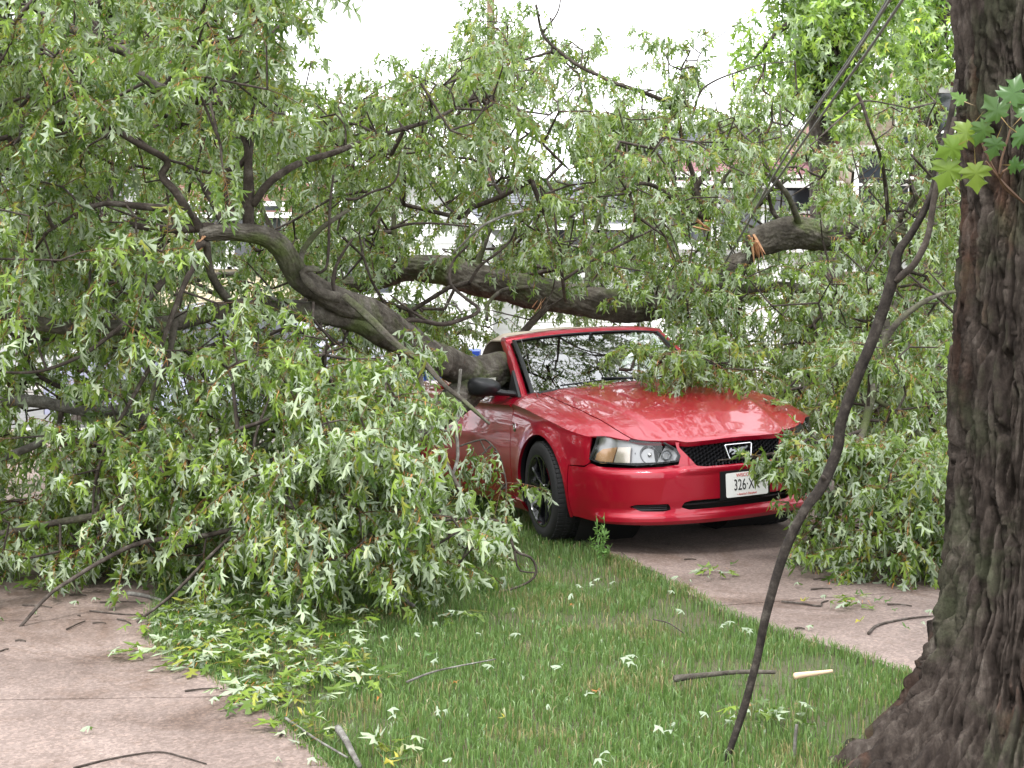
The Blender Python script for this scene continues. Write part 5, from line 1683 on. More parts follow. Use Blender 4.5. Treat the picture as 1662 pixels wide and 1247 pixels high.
# gaps where sky or houses show through the whole depth
GAPS = [([(690, 285), (790, 290), (835, 310), (840, 360), (790, 385), (700, 370)], .45), ([(860, 200), (980, 185), (970, 260), (870, 280)], .75), ([(1150, 118), (1230, 125), (1220, 200), (1150, 200)], .7),
        ([(430, 325), (465, 325), (465, 360), (430, 360)], .9), ([(1325, 400), (1440, 405), (1450, 445), (1330, 440)], .7), ([(1120, 255), (1235, 262), (1235, 290), (1120, 290)], .55), ([(408, 440), (470, 440), (470, 480), (408, 475)], .95), ([(540, 428), (590, 428), (590, 455), (540, 455)], .9),
        ([(1400, 150), (1560, 150), (1540, 290), (1400, 280)], .45), ([(-60, 725), (125, 740), (100, 815), (-60, 825)], .93), ([(560, 120), (700, 110), (760, 180), (600, 200)], .35), ([(1120, 80), (1240, 70), (1240, 210), (1130, 190)], .6), ([(640, 200), (1000, 190), (1000, 300), (640, 300)], .25), ([(1470, 400), (1560, 400), (1550, 450), (1470, 450)], .7), ([(500, 560), (520, 560), (520, 620), (500, 620)], .7), ([(770, 540), (830, 548), (815, 585), (770, 580)], .97), ([(720, 470), (745, 470), (745, 500), (720, 500)], .97), ([(920, 340), (1060, 330), (1040, 420), (900, 400)], .45)]
rg = np.random.default_rng(5)
CI = np.array(CARM.inverted())
SP, SPALE, SLF = [], [], []
for ent in REG:
    poly, y0, y1, n, pale = ent[:5]
    lf_ = ent[5] if len(ent) > 5 else 1.0
    n = int(n * (1 if n < 100 else .86 if y0 > 10 else .84))
    pa = np.array(poly); lo, hi = pa.min(0), pa.max(0)
    got, tries = 0, 0
    area = 0
    while got < n and tries < n * 12:
        tries += 1
        p = lo + (hi - lo) * rg.random(2)
        if not pin(poly, p):
            continue
        Y = y0 + (y1 - y0) * rg.random()
        P = np.array(at(p[0], p[1], Y))
        if P[2] < .10:
            continue
        bad = False
        cl_ = CI @ np.array([*P, 1])
        if -3.7 < cl_[0] < 1.15 and abs(cl_[1]) < 1.05:
            roof_ = .98 if cl_[0] > -.4 else 1.42
            if cl_[2] < roof_ + .05:
                continue
        if Y < 10.8 and pin(CARVIS, p) and not (n <= 62):
            continue
        for pl_, w_, Yc in CLEAR:
            if Y < Yc + .25:
                a = np.array(pl_, float); d = a[1:] - a[:-1]
                # sprays hang down, so what starts just above the wood hides it too
                dist = 99
                for dy_ in (0, 28, 56):
                    q = p + np.array([0, dy_])
                    t = np.clip(((q - a[:-1]) * d).sum(1) / (d ** 2).sum(1), 0, 1)
                    dist = min(dist, np.sqrt((((a[:-1] + t[:, None] * d) - q) ** 2).sum(1)).min())
                if dist < w_ + 14 and rg.random() < .95:
                    bad = True; break
        if bad:
            continue
        for pl_, pr in GAPS:
            if pin(pl_, p + np.array([0, 10])) and rg.random() < pr:
                bad = True; break
        if bad:
            continue
        # clumps: thin the foliage where a slow noise is low
        if n > 100 and float(fbm(P[None] * 1.9, 2)[0]) < .46 and rg.random() < .8:
            continue
        SP.append(P); SPALE.append(pale); SLF.append(lf_); got += 1
SP = np.array(SP); SPALE = np.array(SPALE)

# ---- twigs: join every spray to the nearest wood already there
nodes = [tuple(p) for p, r in skel]; par = [-1] * len(nodes); n_wood = len(nodes)
kd = KDTree(len(nodes))
for i, p in enumerate(nodes):
    kd.insert(p, i)
kd.balance()
d0 = np.array([kd.find(p)[2] for p in SP])
order = np.argsort(d0)
fresh = []
DIRS = np.zeros_like(SP)
end_node = np.zeros(len(SP), int)
for cnt_, si in enumerate(order):
    p = SP[si]
    co_, i0, dd = kd.find(p)
    if fresh:
        fa = np.array([nodes[j] for j in fresh]); d2 = np.linalg.norm(fa - p, axis=1); j = d2.argmin()
        if d2[j] < dd:
            i0 = fresh[j]; dd = d2[j]
    q = np.array(nodes[i0])
    k = max(1, int(dd / .22))
    prev = i0
    mid = rg.normal(0, .10, 3) * min(dd, 1.0); mid[2] += .10 * min(dd, 1.2)
    for s in range(1, k + 1):
        t = s / k
        pt = q * (1 - t) + p * t + mid * math.sin(math.pi * t)
        nodes.append(tuple(pt)); par.append(prev); prev = len(nodes) - 1; fresh.append(prev)
    end_node[si] = prev
    DIRS[si] = p - np.array(nodes[par[prev]])
    if len(fresh) > 220:
        kd = KDTree(len(nodes))
        for i, p_ in enumerate(nodes):
            kd.insert(p_, i)
        kd.balance(); fresh = []
NP = np.array(nodes); PA = np.array(par)
desc = np.zeros(len(nodes)); desc[end_node] += 1
for i in range(len(nodes) - 1, n_wood - 1, -1):
    desc[PA[i]] += desc[i]
e = np.arange(n_wood, len(nodes))
rad_ = .0026 + .0022 * np.sqrt(np.minimum(desc, 60))
rp = np.where(PA[e] >= n_wood, rad_[np.maximum(PA[e], 0)], rad_[e] * 1.15)
OFF = np.array([.3, -10.6, 0])
V, F = edge_tubes(NP[PA[e]], NP[e], rp, rad_[e], 5)
kind(link("twigs", mesh_np("twigs", V + OFF, F, m_twig), tree), "stuff")

D = nrm(nrm(DIRS) * .7 + rg.normal(0, .45, SP.shape) + np.array([0, -.12, -.08]))
L = rg.uniform(.18, .38, len(SP)) * np.array(SLF)
print("sprays", len(SP))
# the 300 sprays that show largest are parts of their own, the rest hang together
near = SP[:, 1] + rg.random(len(SP)) * .01
px_ = to_px(SP)
vis = (px_[:, 0] > 0) & (px_[:, 0] < 1540) & (px_[:, 1] > 0) & (px_[:, 1] < 1100)
ordn = np.argsort(np.where(vis, near, 99))[:296]
isn = np.zeros(len(SP), bool); isn[ordn] = True
# twig stems inside the sprays
st_ = np.array([0, .35, .7, 1.0])
dn = np.array([0, 0, -1.0])
stem = SP[:, None] + D[:, None] * (st_[None] * L[:, None])[..., None] + dn * (.24 * st_[None] ** 2 * L[:, None])[..., None]
rs = np.array([.0030, .0025, .0020, .0012])
m_sprig = mat("reddish_young_twig", (.11, .06, .035), .7)
rest = np.where(~isn)[0]
Sa, Sb = stem[rest][:, :-1].reshape(-1, 3), stem[rest][:, 1:].reshape(-1, 3)
V, F = edge_tubes(Sa, Sb, np.tile(rs[:-1], len(rest)), np.tile(rs[1:], len(rest)), 3)
kind(link("young_twigs", mesh_np("young_twigs", V + OFF, F, m_sprig), tree), "stuff")
V, F, C = spray_arrays(SP[rest], D[rest], L[rest], pale=SPALE[rest], k=20, rg=rg)
kind(link("foliage", mesh_np("foliage", V + OFF, F, m_leaf, True, attr={"tint": C}), tree), "stuff")
for i in np.where(isn)[0]:
    Va, Fa, Ca = spray_arrays(SP[i:i + 1], D[i:i + 1], L[i:i + 1], pale=SPALE[i:i + 1], k=24, rg=rg)
    Vb, Fb = edge_tubes(stem[i, :-1], stem[i, 1:], rs[:-1], rs[1:], 4)
    Cb = np.tile([[.12, .065, .04, 0]], (len(Vb), 1))
    VV = np.vstack([Va, Vb]) - SP[i]
    me = mesh_np("leafy_twig", VV, [Fa, Fb + len(Va)], m_leaf, True, attr={"tint": np.vstack([Ca, Cb])})
    link("leafy_twig", me, tree, loc=tuple(SP[i] + OFF))
# ================================================================== THE BIG STANDING TREE
TX, TY = 1.86, 5.08
big = empty("standing_tree", (TX, TY, -.03)); thing(big, "big standing maple trunk with deeply furrowed bark at the right edge", "tree")
zt = np.array([0, .10, .20, .33, .52, .73, 1.04, 1.35, 1.66, 1.98, 2.33, 2.65, 3.4, 5.0, 7.0])
rl = np.array([.76, .64, .53, .44, .375, .335, .325, .335, .312, .305, .325, .335, .34, .30, .26])      # radius towards the left of the picture
rf = np.array([.52, .47, .43, .395, .375, .35, .33, .325, .31, .305, .32, .33, .335, .30, .26])           # towards the camera
NT, NZ = 620, 600
# more columns on the side that faces the camera
tt = np.linspace(0, 1, NT, endpoint=False)
th = 2 * math.pi * (tt + .075 * np.sin(2 * math.pi * tt) / 1.0)
th = th + math.pi / 2 + 0.25                      # sparse side away from the camera
zz = np.concatenate([np.linspace(-.02, 3.2, NZ - 60), np.linspace(3.25, 7.0, 60)])
TH, ZZ = np.meshgrid(th, zz)
lf = np.maximum(0, np.cos(TH - math.pi - .25)) ** (1.3 + 1.6 * np.exp(-ZZ / .2))
rr = np.interp(ZZ, zt, rf) * (1 - lf) + np.interp(ZZ, zt, rl) * lf
# root lobes
lob = np.exp(-ZZ / .30) * (.10 * np.cos(3 * TH + .6) + .07 * np.cos(5 * TH + 2.0))
rr = rr + lob * .5
bw = np.exp(-ZZ / .5)
u = TH * 1.0
sx, sy = np.cos(TH), np.sin(TH)


def ridge(fx, fz, seed, warp=.6):
    w1 = vnoise(np.stack([sx * 3 + 7 + seed, sy * 3 + 7, ZZ * 2.2], -1)) - .5
    w2 = vnoise(np.stack([sx * 8 + 17, sy * 8 + 7 + seed, ZZ * 5], -1)) - .5
    a = np.stack([(sx * fx + w1 * warp * 3 + w2 * warp) + 40, (sy * fx + w1 * warp * 2 - w2 * warp) + 40, ZZ * fz + seed + w2 * .8], -1)
    n_ = vnoise(a)
    return 1 - np.abs(2 * n_ - 1)


r1 = ridge(8.5, 1.9, 1.3, .9); r2 = ridge(17, 4.6, 4.7, .8); r3 = ridge(80, 5, 9.1, .35)
wa = vnoise(np.stack([sx * 2.6 + 7, sy * 2.6 + 7, ZZ * 2.4], -1)) - .5
wb = vnoise(np.stack([sx * 8 + 17, sy * 8 + 7, ZZ * 7], -1)) - .5
NU = 54
f1, f2, cid = cells((TH / (2 * math.pi) * NU + wa * 2.0 + wb * .9) % NU, ZZ / .38 + wb * .8 + wa * 1.5, NU, 3, .34)
fur = np.clip((f2 - f1 - .09) / .13, 0, 1)
fur = fur * fur * (3 - 2 * fur) * (.82 + .18 * np.clip((f2 - f1) / .6, 0, 1))
g1, g2, cid2 = cells((TH / (2 * math.pi) * 84 + wa * 3.4 + wb * 1.6) % 84, ZZ / .12 + wb * 2, 84, 11, .5)
fur2 = np.clip((g2 - g1 - .03) / .16, 0, 1)
rough_ = fbm(np.stack([sx * 20 + 5, sy * 20 + 5, ZZ * 22], -1), 3)
# knobbly burr bark near the ground
kn = 1 - np.abs(2 * vnoise(np.stack([sx * 9 + 3, sy * 9 + 3, ZZ * 11], -1)) - 1)
disp = -.066 + .052 * fur + .010 * fur2 + .009 * r3 + .022 * rough_ + .020 * (cid % 1 - .5) + .006 * (cid2 % 1 - .5)
disp = disp + bw * (.060 * (1 - kn) ** 1.0 - .010 + .05 * (vnoise(np.stack([sx * 5 + 3, sy * 5 + 3, ZZ * 6], -1)) - .5))
rr = rr + disp
cxz = np.interp(ZZ, [0, 1, 2, 2.6, 7], [0, 0, .0, -.01, -.1])
ZD = ZZ + np.exp(-ZZ / .22) * (.07 * (vnoise(np.stack([sx * 14 + 3, sy * 14 + 9, ZZ * 14 + 2], -1)) - .5) + .03 * (fur2 - .6) + .03 * (fur - .6))
V = np.stack([cxz + rr * sx, rr * sy, ZD], -1).reshape(-1, 3)
idx = np.arange(NT * len(zz)).reshape(len(zz), NT)
q = np.stack([idx[:-1], np.roll(idx[:-1], -1, 1), np.roll(idx[1:], -1, 1), idx[1:]], -1).reshape(-1, 4)
m_big = bpy.data.materials.new("old_maple_bark"); m_big.use_nodes = True
g = NG(m_big)
co = g.n("ShaderNodeTexCoord").outputs["Object"]
mp = g.n("ShaderNodeMapping"); mp.inputs["Scale"].default_value = (1, 1, .30); g.l(co, mp.inputs["Vector"])
stx = mp.outputs[0]
base = g.ramp(g.noise(stx, 14, 9, .68, .5), [(.30, (.017, .012, .010)), (.47, (.036, .027, .022)), (.60, (.070, .056, .047)), (.74, (.15, .13, .11))])
red = g.ramp(g.noise(stx, 3.2, 5, .6, .8), [(.55, (0, 0, 0)), (.68, (1, 1, 1))])
base = g.mix(g.math('MULTIPLY', red, .45), base, (.12, .052, .030))
gr = g.ramp(g.noise(co, 2.6, 6, .65, .5), [(.50, (0, 0, 0)), (.66, (1, 1, 1))])
base = g.mix(g.math('MULTIPLY', gr, .55), base, (.055, .068, .034))
fine = g.ramp(g.noise(co, 110, 5, .7), [(.32, (.6, .6, .6)), (.62, (1.2, 1.2, 1.2))])
base = g.mix(.8, base, fine, 'MULTIPLY')
g.l(base, g.b.inputs["Base Color"]); g.b.inputs["Roughness"].default_value = .92; g.b.inputs["Specular IOR Level"].default_value = .2
bn1 = g.bump(g.noise(stx, 55, 9, .72), .9, .012)
g.l(g.bump(g.noise(co, 180, 5, .7), .6, .003, bn1), g.b.inputs["Normal"])
link("trunk", mesh_np("trunk", V, q, m_big, False), big)
# limbs and crown over the camera: they shade the ground and mirror in the windscreen and hood
cr = np.random.default_rng(9)
LB = []
for k, (dx, dy, zz0, ln) in enumerate(((-2.6, 1.6, 4.6, 3), (-1.5, 3.6, 5.2, 3.5), (1.8, 2.6, 5.0, 3), (-2.8, -1.5, 5.0, 3), (.6, 4.6, 5.8, 4), (-3.8, 3.2, 6.2, 4), (1.5, -2, 5.5, 3))):
    P = [(0, 0, zz0 - .9), (dx * .3, dy * .3, zz0 - .1), (dx * .65, dy * .65, zz0 + .6), (dx, dy, zz0 + 1.3)]
    o, PP, rr2 = limb_mesh("limb", P, [.13, .10, .07, .03], m_twig, 12, .1, .06, parent=big)
    LB += [p for p in PP[len(PP) // 3:]]
LB = np.array(LB)
nS = 420
src = LB[cr.integers(0, len(LB), nS)]
Bp = src + cr.normal(0, 1, (nS, 3)) * np.array([.75, .75, .45]) + np.array([0, 0, .3])
wp_ = Bp + np.array([TX, TY, 0])
okv = wp_[:, 2] > 1.6 + .2 * wp_[:, 1] + .75
# openings the sky looks through
okv &= fbm(wp_ * .8 + 3.3, 2) > .46
Bp = Bp[okv]; src = src[okv]
V, F = edge_tubes(src, Bp, np.full(len(Bp), .010), np.full(len(Bp), .005), 4)
kind(link("twigs", mesh_np("crown_twigs", V, F, m_twig), big), "stuff")
V, F, C = spray_arrays(Bp, nrm(cr.normal(0, 1, Bp.shape) * [1, 1, .4]), cr.uniform(.25, .5, len(Bp)), pale=.1, k=16, size=(.10, .15), rg=cr)
kind(link("crown", mesh_np("standing_crown", V, F, m_leaf, True, attr={"tint": C}), big), "stuff")

# the broad leaves of a shoot beside the bark
def broad_leaf(name, s, tint, parent, P, A, N):
    out_ = [(0, 0), (.10, -.10), (.30, -.12), (.24, .02), (.46, .08), (.62, .22), (.44, .28), (.56, .46), (.40, .44), (.24, .46), (.30, .62), (.42, .70), (.26, .74), (.16, .82), (.10, .92), (0, 1.08)]
    pts = out_ + [(-x, y) for x, y in reversed(out_[1:-1])]
    A = Vector(A).normalized(); N = Vector(N); Bv = A.cross(N).normalized(); N = Bv.cross(A)
    V = []
    for x, y in pts + [(0, .30), (0, .6)]:
        z = -.22 * abs(x) - .22 * y * y + .05 * math.sin(9 * x + 7 * y)
        V.append((Bv * x + A * y + N * z) * s)
    n = len(pts)
    c1, c2 = n, n + 1
    tri = []
    for i in range(n):
        j = (i + 1) % n
        c = c1
        tri.append((c, i, j))
    V += [Vector((0, 0, 0)) + Bv * .0016, Vector((0, 0, 0)) - Bv * .0016, -A * s * .7 + N * .02]
    tri.append((n + 2, n + 3, n + 4))
    C = [(*tint, 1)] * (n + 2) + [(.25, .16, .06, 0)] * 3
    me = mesh_np(name, V, np.array(tri), m_leaf, True, attr={"tint": np.array(C)})
    return link(name, me, parent, loc=tuple(P))


bl = [(1577, 205, 4.55, .115, (-.5, 0, -.6), (.30, .44, .05)), (1556, 235, 4.5, .105, (-.9, 0, -.5), (.24, .40, .05)), (1583, 268, 4.5, .115, (.1, 0, -1), (.30, .42, .06)), (1545, 262, 4.52, .13, (-.35, 0, -1), (.26, .40, .05)),
      (1565, 165, 4.55, .065, (-.6, 0, .5), (.16, .32, .05)), (1640, 165, 4.5, .12, (.3, 0, .8), (.10, .24, .05)), (1625, 190, 4.48, .11, (-.5, 0, .7), (.09, .20, .04)), (1618, 225, 4.45, .09, (-.2, 0, -1), (.09, .20, .05)),
      (1650, 215, 4.46, .10, (.7, 0, -.4), (.09, .22, .05)), (1640, 268, 4.5, .07, (.8, 0, -.1), (.10, .24, .06)), (1600, 200, 4.5, .10, (-.3, 0, -.9), (.12, .24, .06)), (1658, 190, 4.5, .10, (.4, 0, .5), (.12, .26, .06))]
for k, (px, py, Y, s, A, tnt) in enumerate(bl):
    s *= .72; tnt = tuple(v * .5 for v in tnt)
    P = at(px, py, Y) - Vector((TX, TY, -.03))
    broad_leaf("broad_leaf", s, tnt, big, P, A, (.25 * math.sin(k * 2.1), -1, .35 * math.cos(k * 1.7)))
b = MB()
q0 = at(1662, 330, 4.75) - Vector((TX, TY, -.03))
for (px, py) in ((1600, 262), (1590, 225), (1640, 210), (1645, 268)):
    p = at(px, py, 4.52) - Vector((TX, TY, -.03)); mdp = at(1622, 290, 4.55) - Vector((TX, TY, -.03))
    b.tube([tuple(v) for v in catmull(np.array([tuple(q0), tuple(mdp), tuple(p)]), 10)], [.0035] * 10, 5)
kind(b.build("shoot", m_sprig, big), "stuff")

# ================================================================== THE BARE BRANCH LEANING ON IT
lean = empty("leaning_branch", tuple(gp(1178, 1231))); thing(lean, "long bare dark branch standing on the lawn and leaning on the big trunk", "branch")
LO = gp(1178, 1231)
m_lean = bark_material("dark_damp_bark", (.014, .011, .010), (.032, .026, .022), (.075, .065, .055), 3.0, .004)
pts = [(1176, 1240, 5.06), (1180, 1231, 5.07), (1208, 1147, 5.06), (1228, 1070, 5.04), (1244, 997, 5.02), (1274, 895, 5.0), (1304, 830, 4.98), (1334, 788, 4.96), (1358, 728, 4.94), (1364, 686, 4.92), (1388, 620, 4.9), (1418, 554, 4.88), (1438, 500, 4.86), (1454, 445, 4.84), (1461, 410, 4.83), (1483, 378, 4.82), (1505, 339, 4.8), (1518, 304, 4.78), (1526, 259, 4.77), (1538, 215, 4.76), (1549, 160, 4.75), (1553, 130, 4.75)]
rd = [.8 * v for v in (.013, .014, .017, .018, .019, .020, .021, .024, .022, .0215, .022, .021, .021, .024, .018, .016, .015, .014, .014, .013, .012, .010)]
limb_mesh("main_stem", [at(*p) - LO for p in pts], rd, m_lean, 16, .14, .015, parent=lean, seed=3)
limb_mesh("side_stem", [at(*p) - LO for p in ((1452, 454, 4.84), (1466, 442, 4.82), (1481, 429, 4.8), (1498, 400, 4.79), (1507, 375, 4.78), (1515, 329, 4.77), (1526, 281, 4.76), (1541, 230, 4.75), (1550, 190, 4.75))], [.012, .012, .011, .011, .010, .010, .010, .009, .008], m_twig, 10, .1, .02, parent=lean, seed=5)
for a_, b_ in (((1346, 780), (1336, 772)), ((1361, 706), (1374, 690)), ((1452, 452), (1447, 456))):
    limb_mesh("stub", [at(a_[0], a_[1], 4.95) - LO, at((a_[0] + b_[0]) / 2, (a_[1] + b_[1]) / 2, 4.94) - LO, at(b_[0], b_[1], 4.93) - LO], [.012, .010, .006], m_twig, 8, .1, .005, parent=lean)

# ================================================================== LAWN
gpoly = [(-.30, 3.5)] + LEs[1:44] + [(-1.6, 12.4)] + [(x, y) for x, y in reversed([p for p in REs if 3.3 < p[1] < 12.5])]
gr_ = np.random.default_rng(3)
ga = np.array(gpoly); lo, hi = ga.min(0), ga.max(0)
cand = lo + (hi - lo) * gr_.random((560000, 2))
ins = pin(gpoly, cand)
cand = cand[ins]
dens = np.clip(1.25 - (cand[:, 1] - 4.2) / 9.0, .28, 1)
pxs = to_px(np.c_[cand, np.zeros(len(cand))])
inview = (pxs[:, 0] > -40) & (pxs[:, 0] < 1700) & (pxs[:, 1] < 1330)
bare = fbm(np.c_[cand * 2.2, np.zeros(len(cand))], 3)
keepm = inview & (gr_.random(len(cand)) < dens * .62 * np.clip((bare - .30) * 6, .25, 1))
cand = cand[keepm][:150000]
# fringes that lean over the edges of the concrete
fr_ = []
for E_, sgn in ((REs, 1), (LEs, -1)):
    E_ = np.array([p for p in E_ if 4.2 < p[1] < 11])
    i = gr_.integers(0, len(E_) - 1, 3500); t = gr_.random((3500, 1))
    fr_.append(E_[i] * (1 - t) + E_[i + 1] * t + np.c_[gr_.normal(0, .022, 3500), gr_.normal(0, .01, 3500)])
cand = np.vstack([cand] + fr_)
n = len(cand)
hgt = gr_.uniform(.022, .050, n) * (.7 + .8 * fbm(np.c_[cand * 1.3, np.full(n, 4.0)], 2))
az = gr_.random(n) * 2 * math.pi
lean_ = gr_.uniform(.1, .95, n)
wd = gr_.uniform(.0013, .0027, n)
d2 = np.c_[np.cos(az), np.sin(az), np.zeros(n)]
face = gr_.random(n) * math.pi
s2 = np.c_[np.cos(face), np.sin(face), np.zeros(n)]
B0 = np.c_[cand, np.full(n, -.028)]
P1 = B0 + np.array([0, 0, 1.0]) * (hgt * .55 + .02)[:, None] + d2 * (hgt * lean_ * .25)[:, None]
P2 = B0 + np.array([0, 0, 1.0]) * (hgt * (1.05 - .35 * lean_) + .02)[:, None] + d2 * (hgt * lean_ * .85)[:, None]
w_ = s2 * wd[:, None]
V = np.stack([B0 - w_, B0 + w_, P1 + w_ * .8, P1 - w_ * .8, P2], 1).reshape(-1, 3)
i5 = np.arange(n)[:, None] * 5
T3 = np.concatenate([np.c_[i5, i5 + 1, i5 + 2], np.c_[i5, i5 + 2, i5 + 3], np.c_[i5 + 3, i5 + 2, i5 + 4]])
t = gr_.random((n, 1))
c = np.array([[.060, .125, .034]]) * (1 - t) + np.array([[.175, .270, .085]]) * t
dry = gr_.random(n) < np.clip(.06 + .7 * (.42 - bare[keepm][:n - 7000].mean()) + .0, .08, .2)
patch = fbm(np.c_[cand * 3.0, np.full(n, 8.0)], 3)
dry |= (patch > .60) & (gr_.random(n) < .35)
c[dry] = np.array([[.34, .28, .14]]) * gr_.uniform(.5, 1.1, (dry.sum(), 1))
C = np.concatenate([np.repeat(c, 5, 0), np.zeros((n * 5, 1))], 1)
go = link("grass", mesh_np("grass", V, T3, m_leaf, False, attr={"tint": C}))
go["label"] = "short green grass on the verge between the two driveways"; go["category"] = "grass"; kind(go, "stuff")


# ---- loose leaves, each its own thing; a few leaf shapes shared
def loose_mesh(kind_, seed):
    rg_ = np.random.default_rng(seed)
    P = np.zeros((1, 3)); A = np.array([[1.0, 0, .05]]); N = np.array([[0, 0, 1.0]])
    sgn = -1.0 if kind_ == 'pale' else 1.0
    V, T = leaf_geo(P, A, N * sgn, np.array([rg_.uniform(.085, .125)]), np.array([rg_.uniform(.25, .9)]) * (1 if rg_.random() < .5 else -1), np.array([rg_.uniform(-.3, .3)]), 0)
    V = V[0]
    V[:, 2] += .012 - min(0, V[:, 2].min())
    tn = {'pale': (.10, .17, .05), 'green': (.075, .15, .035), 'yellow': (.42, .36, .05), 'orange': (.45, .17, .05)}[kind_]
    C = np.array([(*tn, 1.0)] * len(V))
    Vp = np.array([[0, .0012, .014], [0, -.0012, .014], [-.05, .01, .004]])
    VV = np.vstack([V, Vp]); TT = np.vstack([T, [[len(V), len(V) + 1, len(V) + 2]]])
    return mesh_np("loose_leaf", VV, TT, m_leaf, True, attr={"tint": np.vstack([C, [(.3, .13, .06, 0)] * 3])})


LM = {k: [loose_mesh(k, 31 + i * 7 + j) for i in range(3)] for j, k in enumerate(('pale', 'green', 'yellow', 'orange'))}
lr = random.Random(12)


def where_is(px, py, where):
    if where == W1:
        if px > 1130: return "grass by the foot of the leaning branch"
        if py > 1200: return "grass at the bottom edge of the lawn"
        if py < 975 and px > 860: return "grass below the small weed"
        if px < 700 and py < 1110: return "grass under the hanging branches"
        if px < 700: return "grass near the grey broken stick"
        return "open middle of the lawn"
    if where == W2_:
        if py > 1130: return "concrete at the bottom left corner"
        if px > 240: return "left concrete along its grass edge"
        return "left concrete just below the hanging branches"
    if px < 1250: return "driveway in front of the bumper"
    return "driveway left of the big trunk"


def drop_leaf(px, py, k, where, z=0.0, s=1.0, surf='lawn'):
    p = gp(px, py, z)
    s *= .5
    o = link("loose_leaf", lr.choice(LM[k]), None, loc=(p.x, p.y, p.z * .8), rot=(lr.uniform(-1.1, 1.1) if z > .01 else lr.uniform(-.15, .15), lr.uniform(-.5, .3) if z > .01 else -.03, lr.uniform(0, 6.28)))
    o.scale = (s, s, s)
    where = where_is(px, py, where)
    lab = {'pale': "pale silvery leaf lying underside up on the ", 'green': "green leaf lying on the ", 'yellow': "yellow leaf lying on the ", 'orange': "orange brown dead leaf lying on the "}[k] + where
    thing(o, lab, "leaf", {'pale': 'pale', 'green': 'green', 'yellow': 'yellow', 'orange': 'orange'}[k] + " loose leaves on the " + where)


W1, W2_, W3 = "grass verge", "left hand concrete", "driveway in front of the car"
for px, py in ((945, 955), (965, 950), (978, 944), (1000, 950), (990, 960), (930, 968), (885, 958), (1195, 1012), (1175, 1020), (1205, 1022), (1010, 1075), (1035, 1072), (1018, 1082), (1055, 1068), (775, 1035), (800, 1085), (905, 1085), (912, 1092), (945, 1125), (950, 1132), (890, 1150), (712, 1165), (718, 1160), (635, 1160), (630, 1170), (845, 1030), (1060, 1185), (1075, 1190), (1085, 1183), (1150, 1170), (1170, 1172), (1215, 1165), (1235, 1160), (1255, 1162), (1275, 1168), (975, 1230), (965, 1240), (740, 1240), (560, 1060), (620, 1040), (650, 1052), (680, 1030), (700, 1015), (590, 1010), (740, 1000), (1110, 1000), (830, 990), (860, 1012), (700, 1080)):
    drop_leaf(px, py, 'pale', W1, .045)
for px, py in ((880, 1015), (905, 1020), (845, 1100), (780, 1190), (790, 1195), (1180, 1150), (1250, 1155), (1100, 1040), (690, 1062), (660, 1090), (1120, 1175), (600, 1095), (560, 1140), (540, 1110), (1040, 1045), (930, 1060), (575, 1165), (520, 1075)):
    drop_leaf(px, py, 'green', W1, .045)
for px, py in ((733, 1107), (615, 1138), (910, 905), (928, 985), (975, 1122)):
    drop_leaf(px, py, 'orange', W1, .04, .8)
for px, py in ((820, 1165), (625, 1235), (645, 1230), (500, 1165)):
    drop_leaf(px, py, 'yellow', W1, .045)
for px, py in ((343, 1147), (150, 1190), (448, 1240), (500, 1243), (84, 972), (150, 978), (5, 1012), (250, 1022), (266, 1027), (200, 955), (255, 945), (128, 985), (60, 1000), (300, 1075), (318, 1082), (380, 1104)):
    drop_leaf(px, py, 'pale', W2_, .002)
for px, py in ((15, 965), (290, 1065), (400, 1120), (235, 985), (350, 1100)):
    drop_leaf(px, py, 'green', W2_, .002)
for px, py in ((1105, 944), (1120, 948), (1148, 942), (1290, 953), (1095, 970), (1395, 985), (1515, 1000), (1500, 1020), (1310, 1025), (1215, 1035), (1340, 975)):
    drop_leaf(px, py, 'pale', W3, .002)
for px, py in ((1405, 972), (1420, 978), (1435, 980), (1390, 970), (1455, 995), (1475, 1025), (1185, 918), (1300, 935)):
    drop_leaf(px, py, 'green', W3, .002)
for px, py in ((1390, 1013), (1300, 978)):
    drop_leaf(px, py, 'yellow', W3, .002, .9)

# ---- leafy sprigs lying along the edge of the left concrete and on the lawn
sr = np.random.default_rng(77)
sp = [(290, 985), (320, 1000), (300, 1015), (340, 1030), (270, 1050), (300, 1058), (345, 1058), (390, 1040), (380, 1070), (420, 1075), (410, 1100), (450, 1085), (470, 1110), (440, 1120), (500, 1130), (480, 1145), (350, 985), (400, 1000), (450, 1020), (510, 1040), (380, 965), (330, 965), (290, 950), (550, 1010), (600, 1000), (520, 1000), (640, 1000), (700, 995), (560, 1100), (500, 1090), (480, 1190), (510, 1205), (615, 1235), (1205, 1175), (1260, 1175), (1185, 922), (1415, 975), (230, 945), (180, 940), (110, 945), (60, 938), (20, 935)]
sp += [(int(x_ + a_ * 60), int(y_ + b_ * 38)) for x_, y_ in ((300, 1000), (340, 1010), (390, 1010), (440, 1045), (350, 1045), (400, 1075), (450, 1100), (320, 970), (420, 985), (480, 1065)) for a_, b_ in ((.9, -.4), (-.5, .5), (.3, .8), (1.3, .2))]
sp = [q for q in sp if q[0] > 240 or q[1] < 950]
sdesc = "leafy maple sprig torn off and lying flat beside the concrete edge"
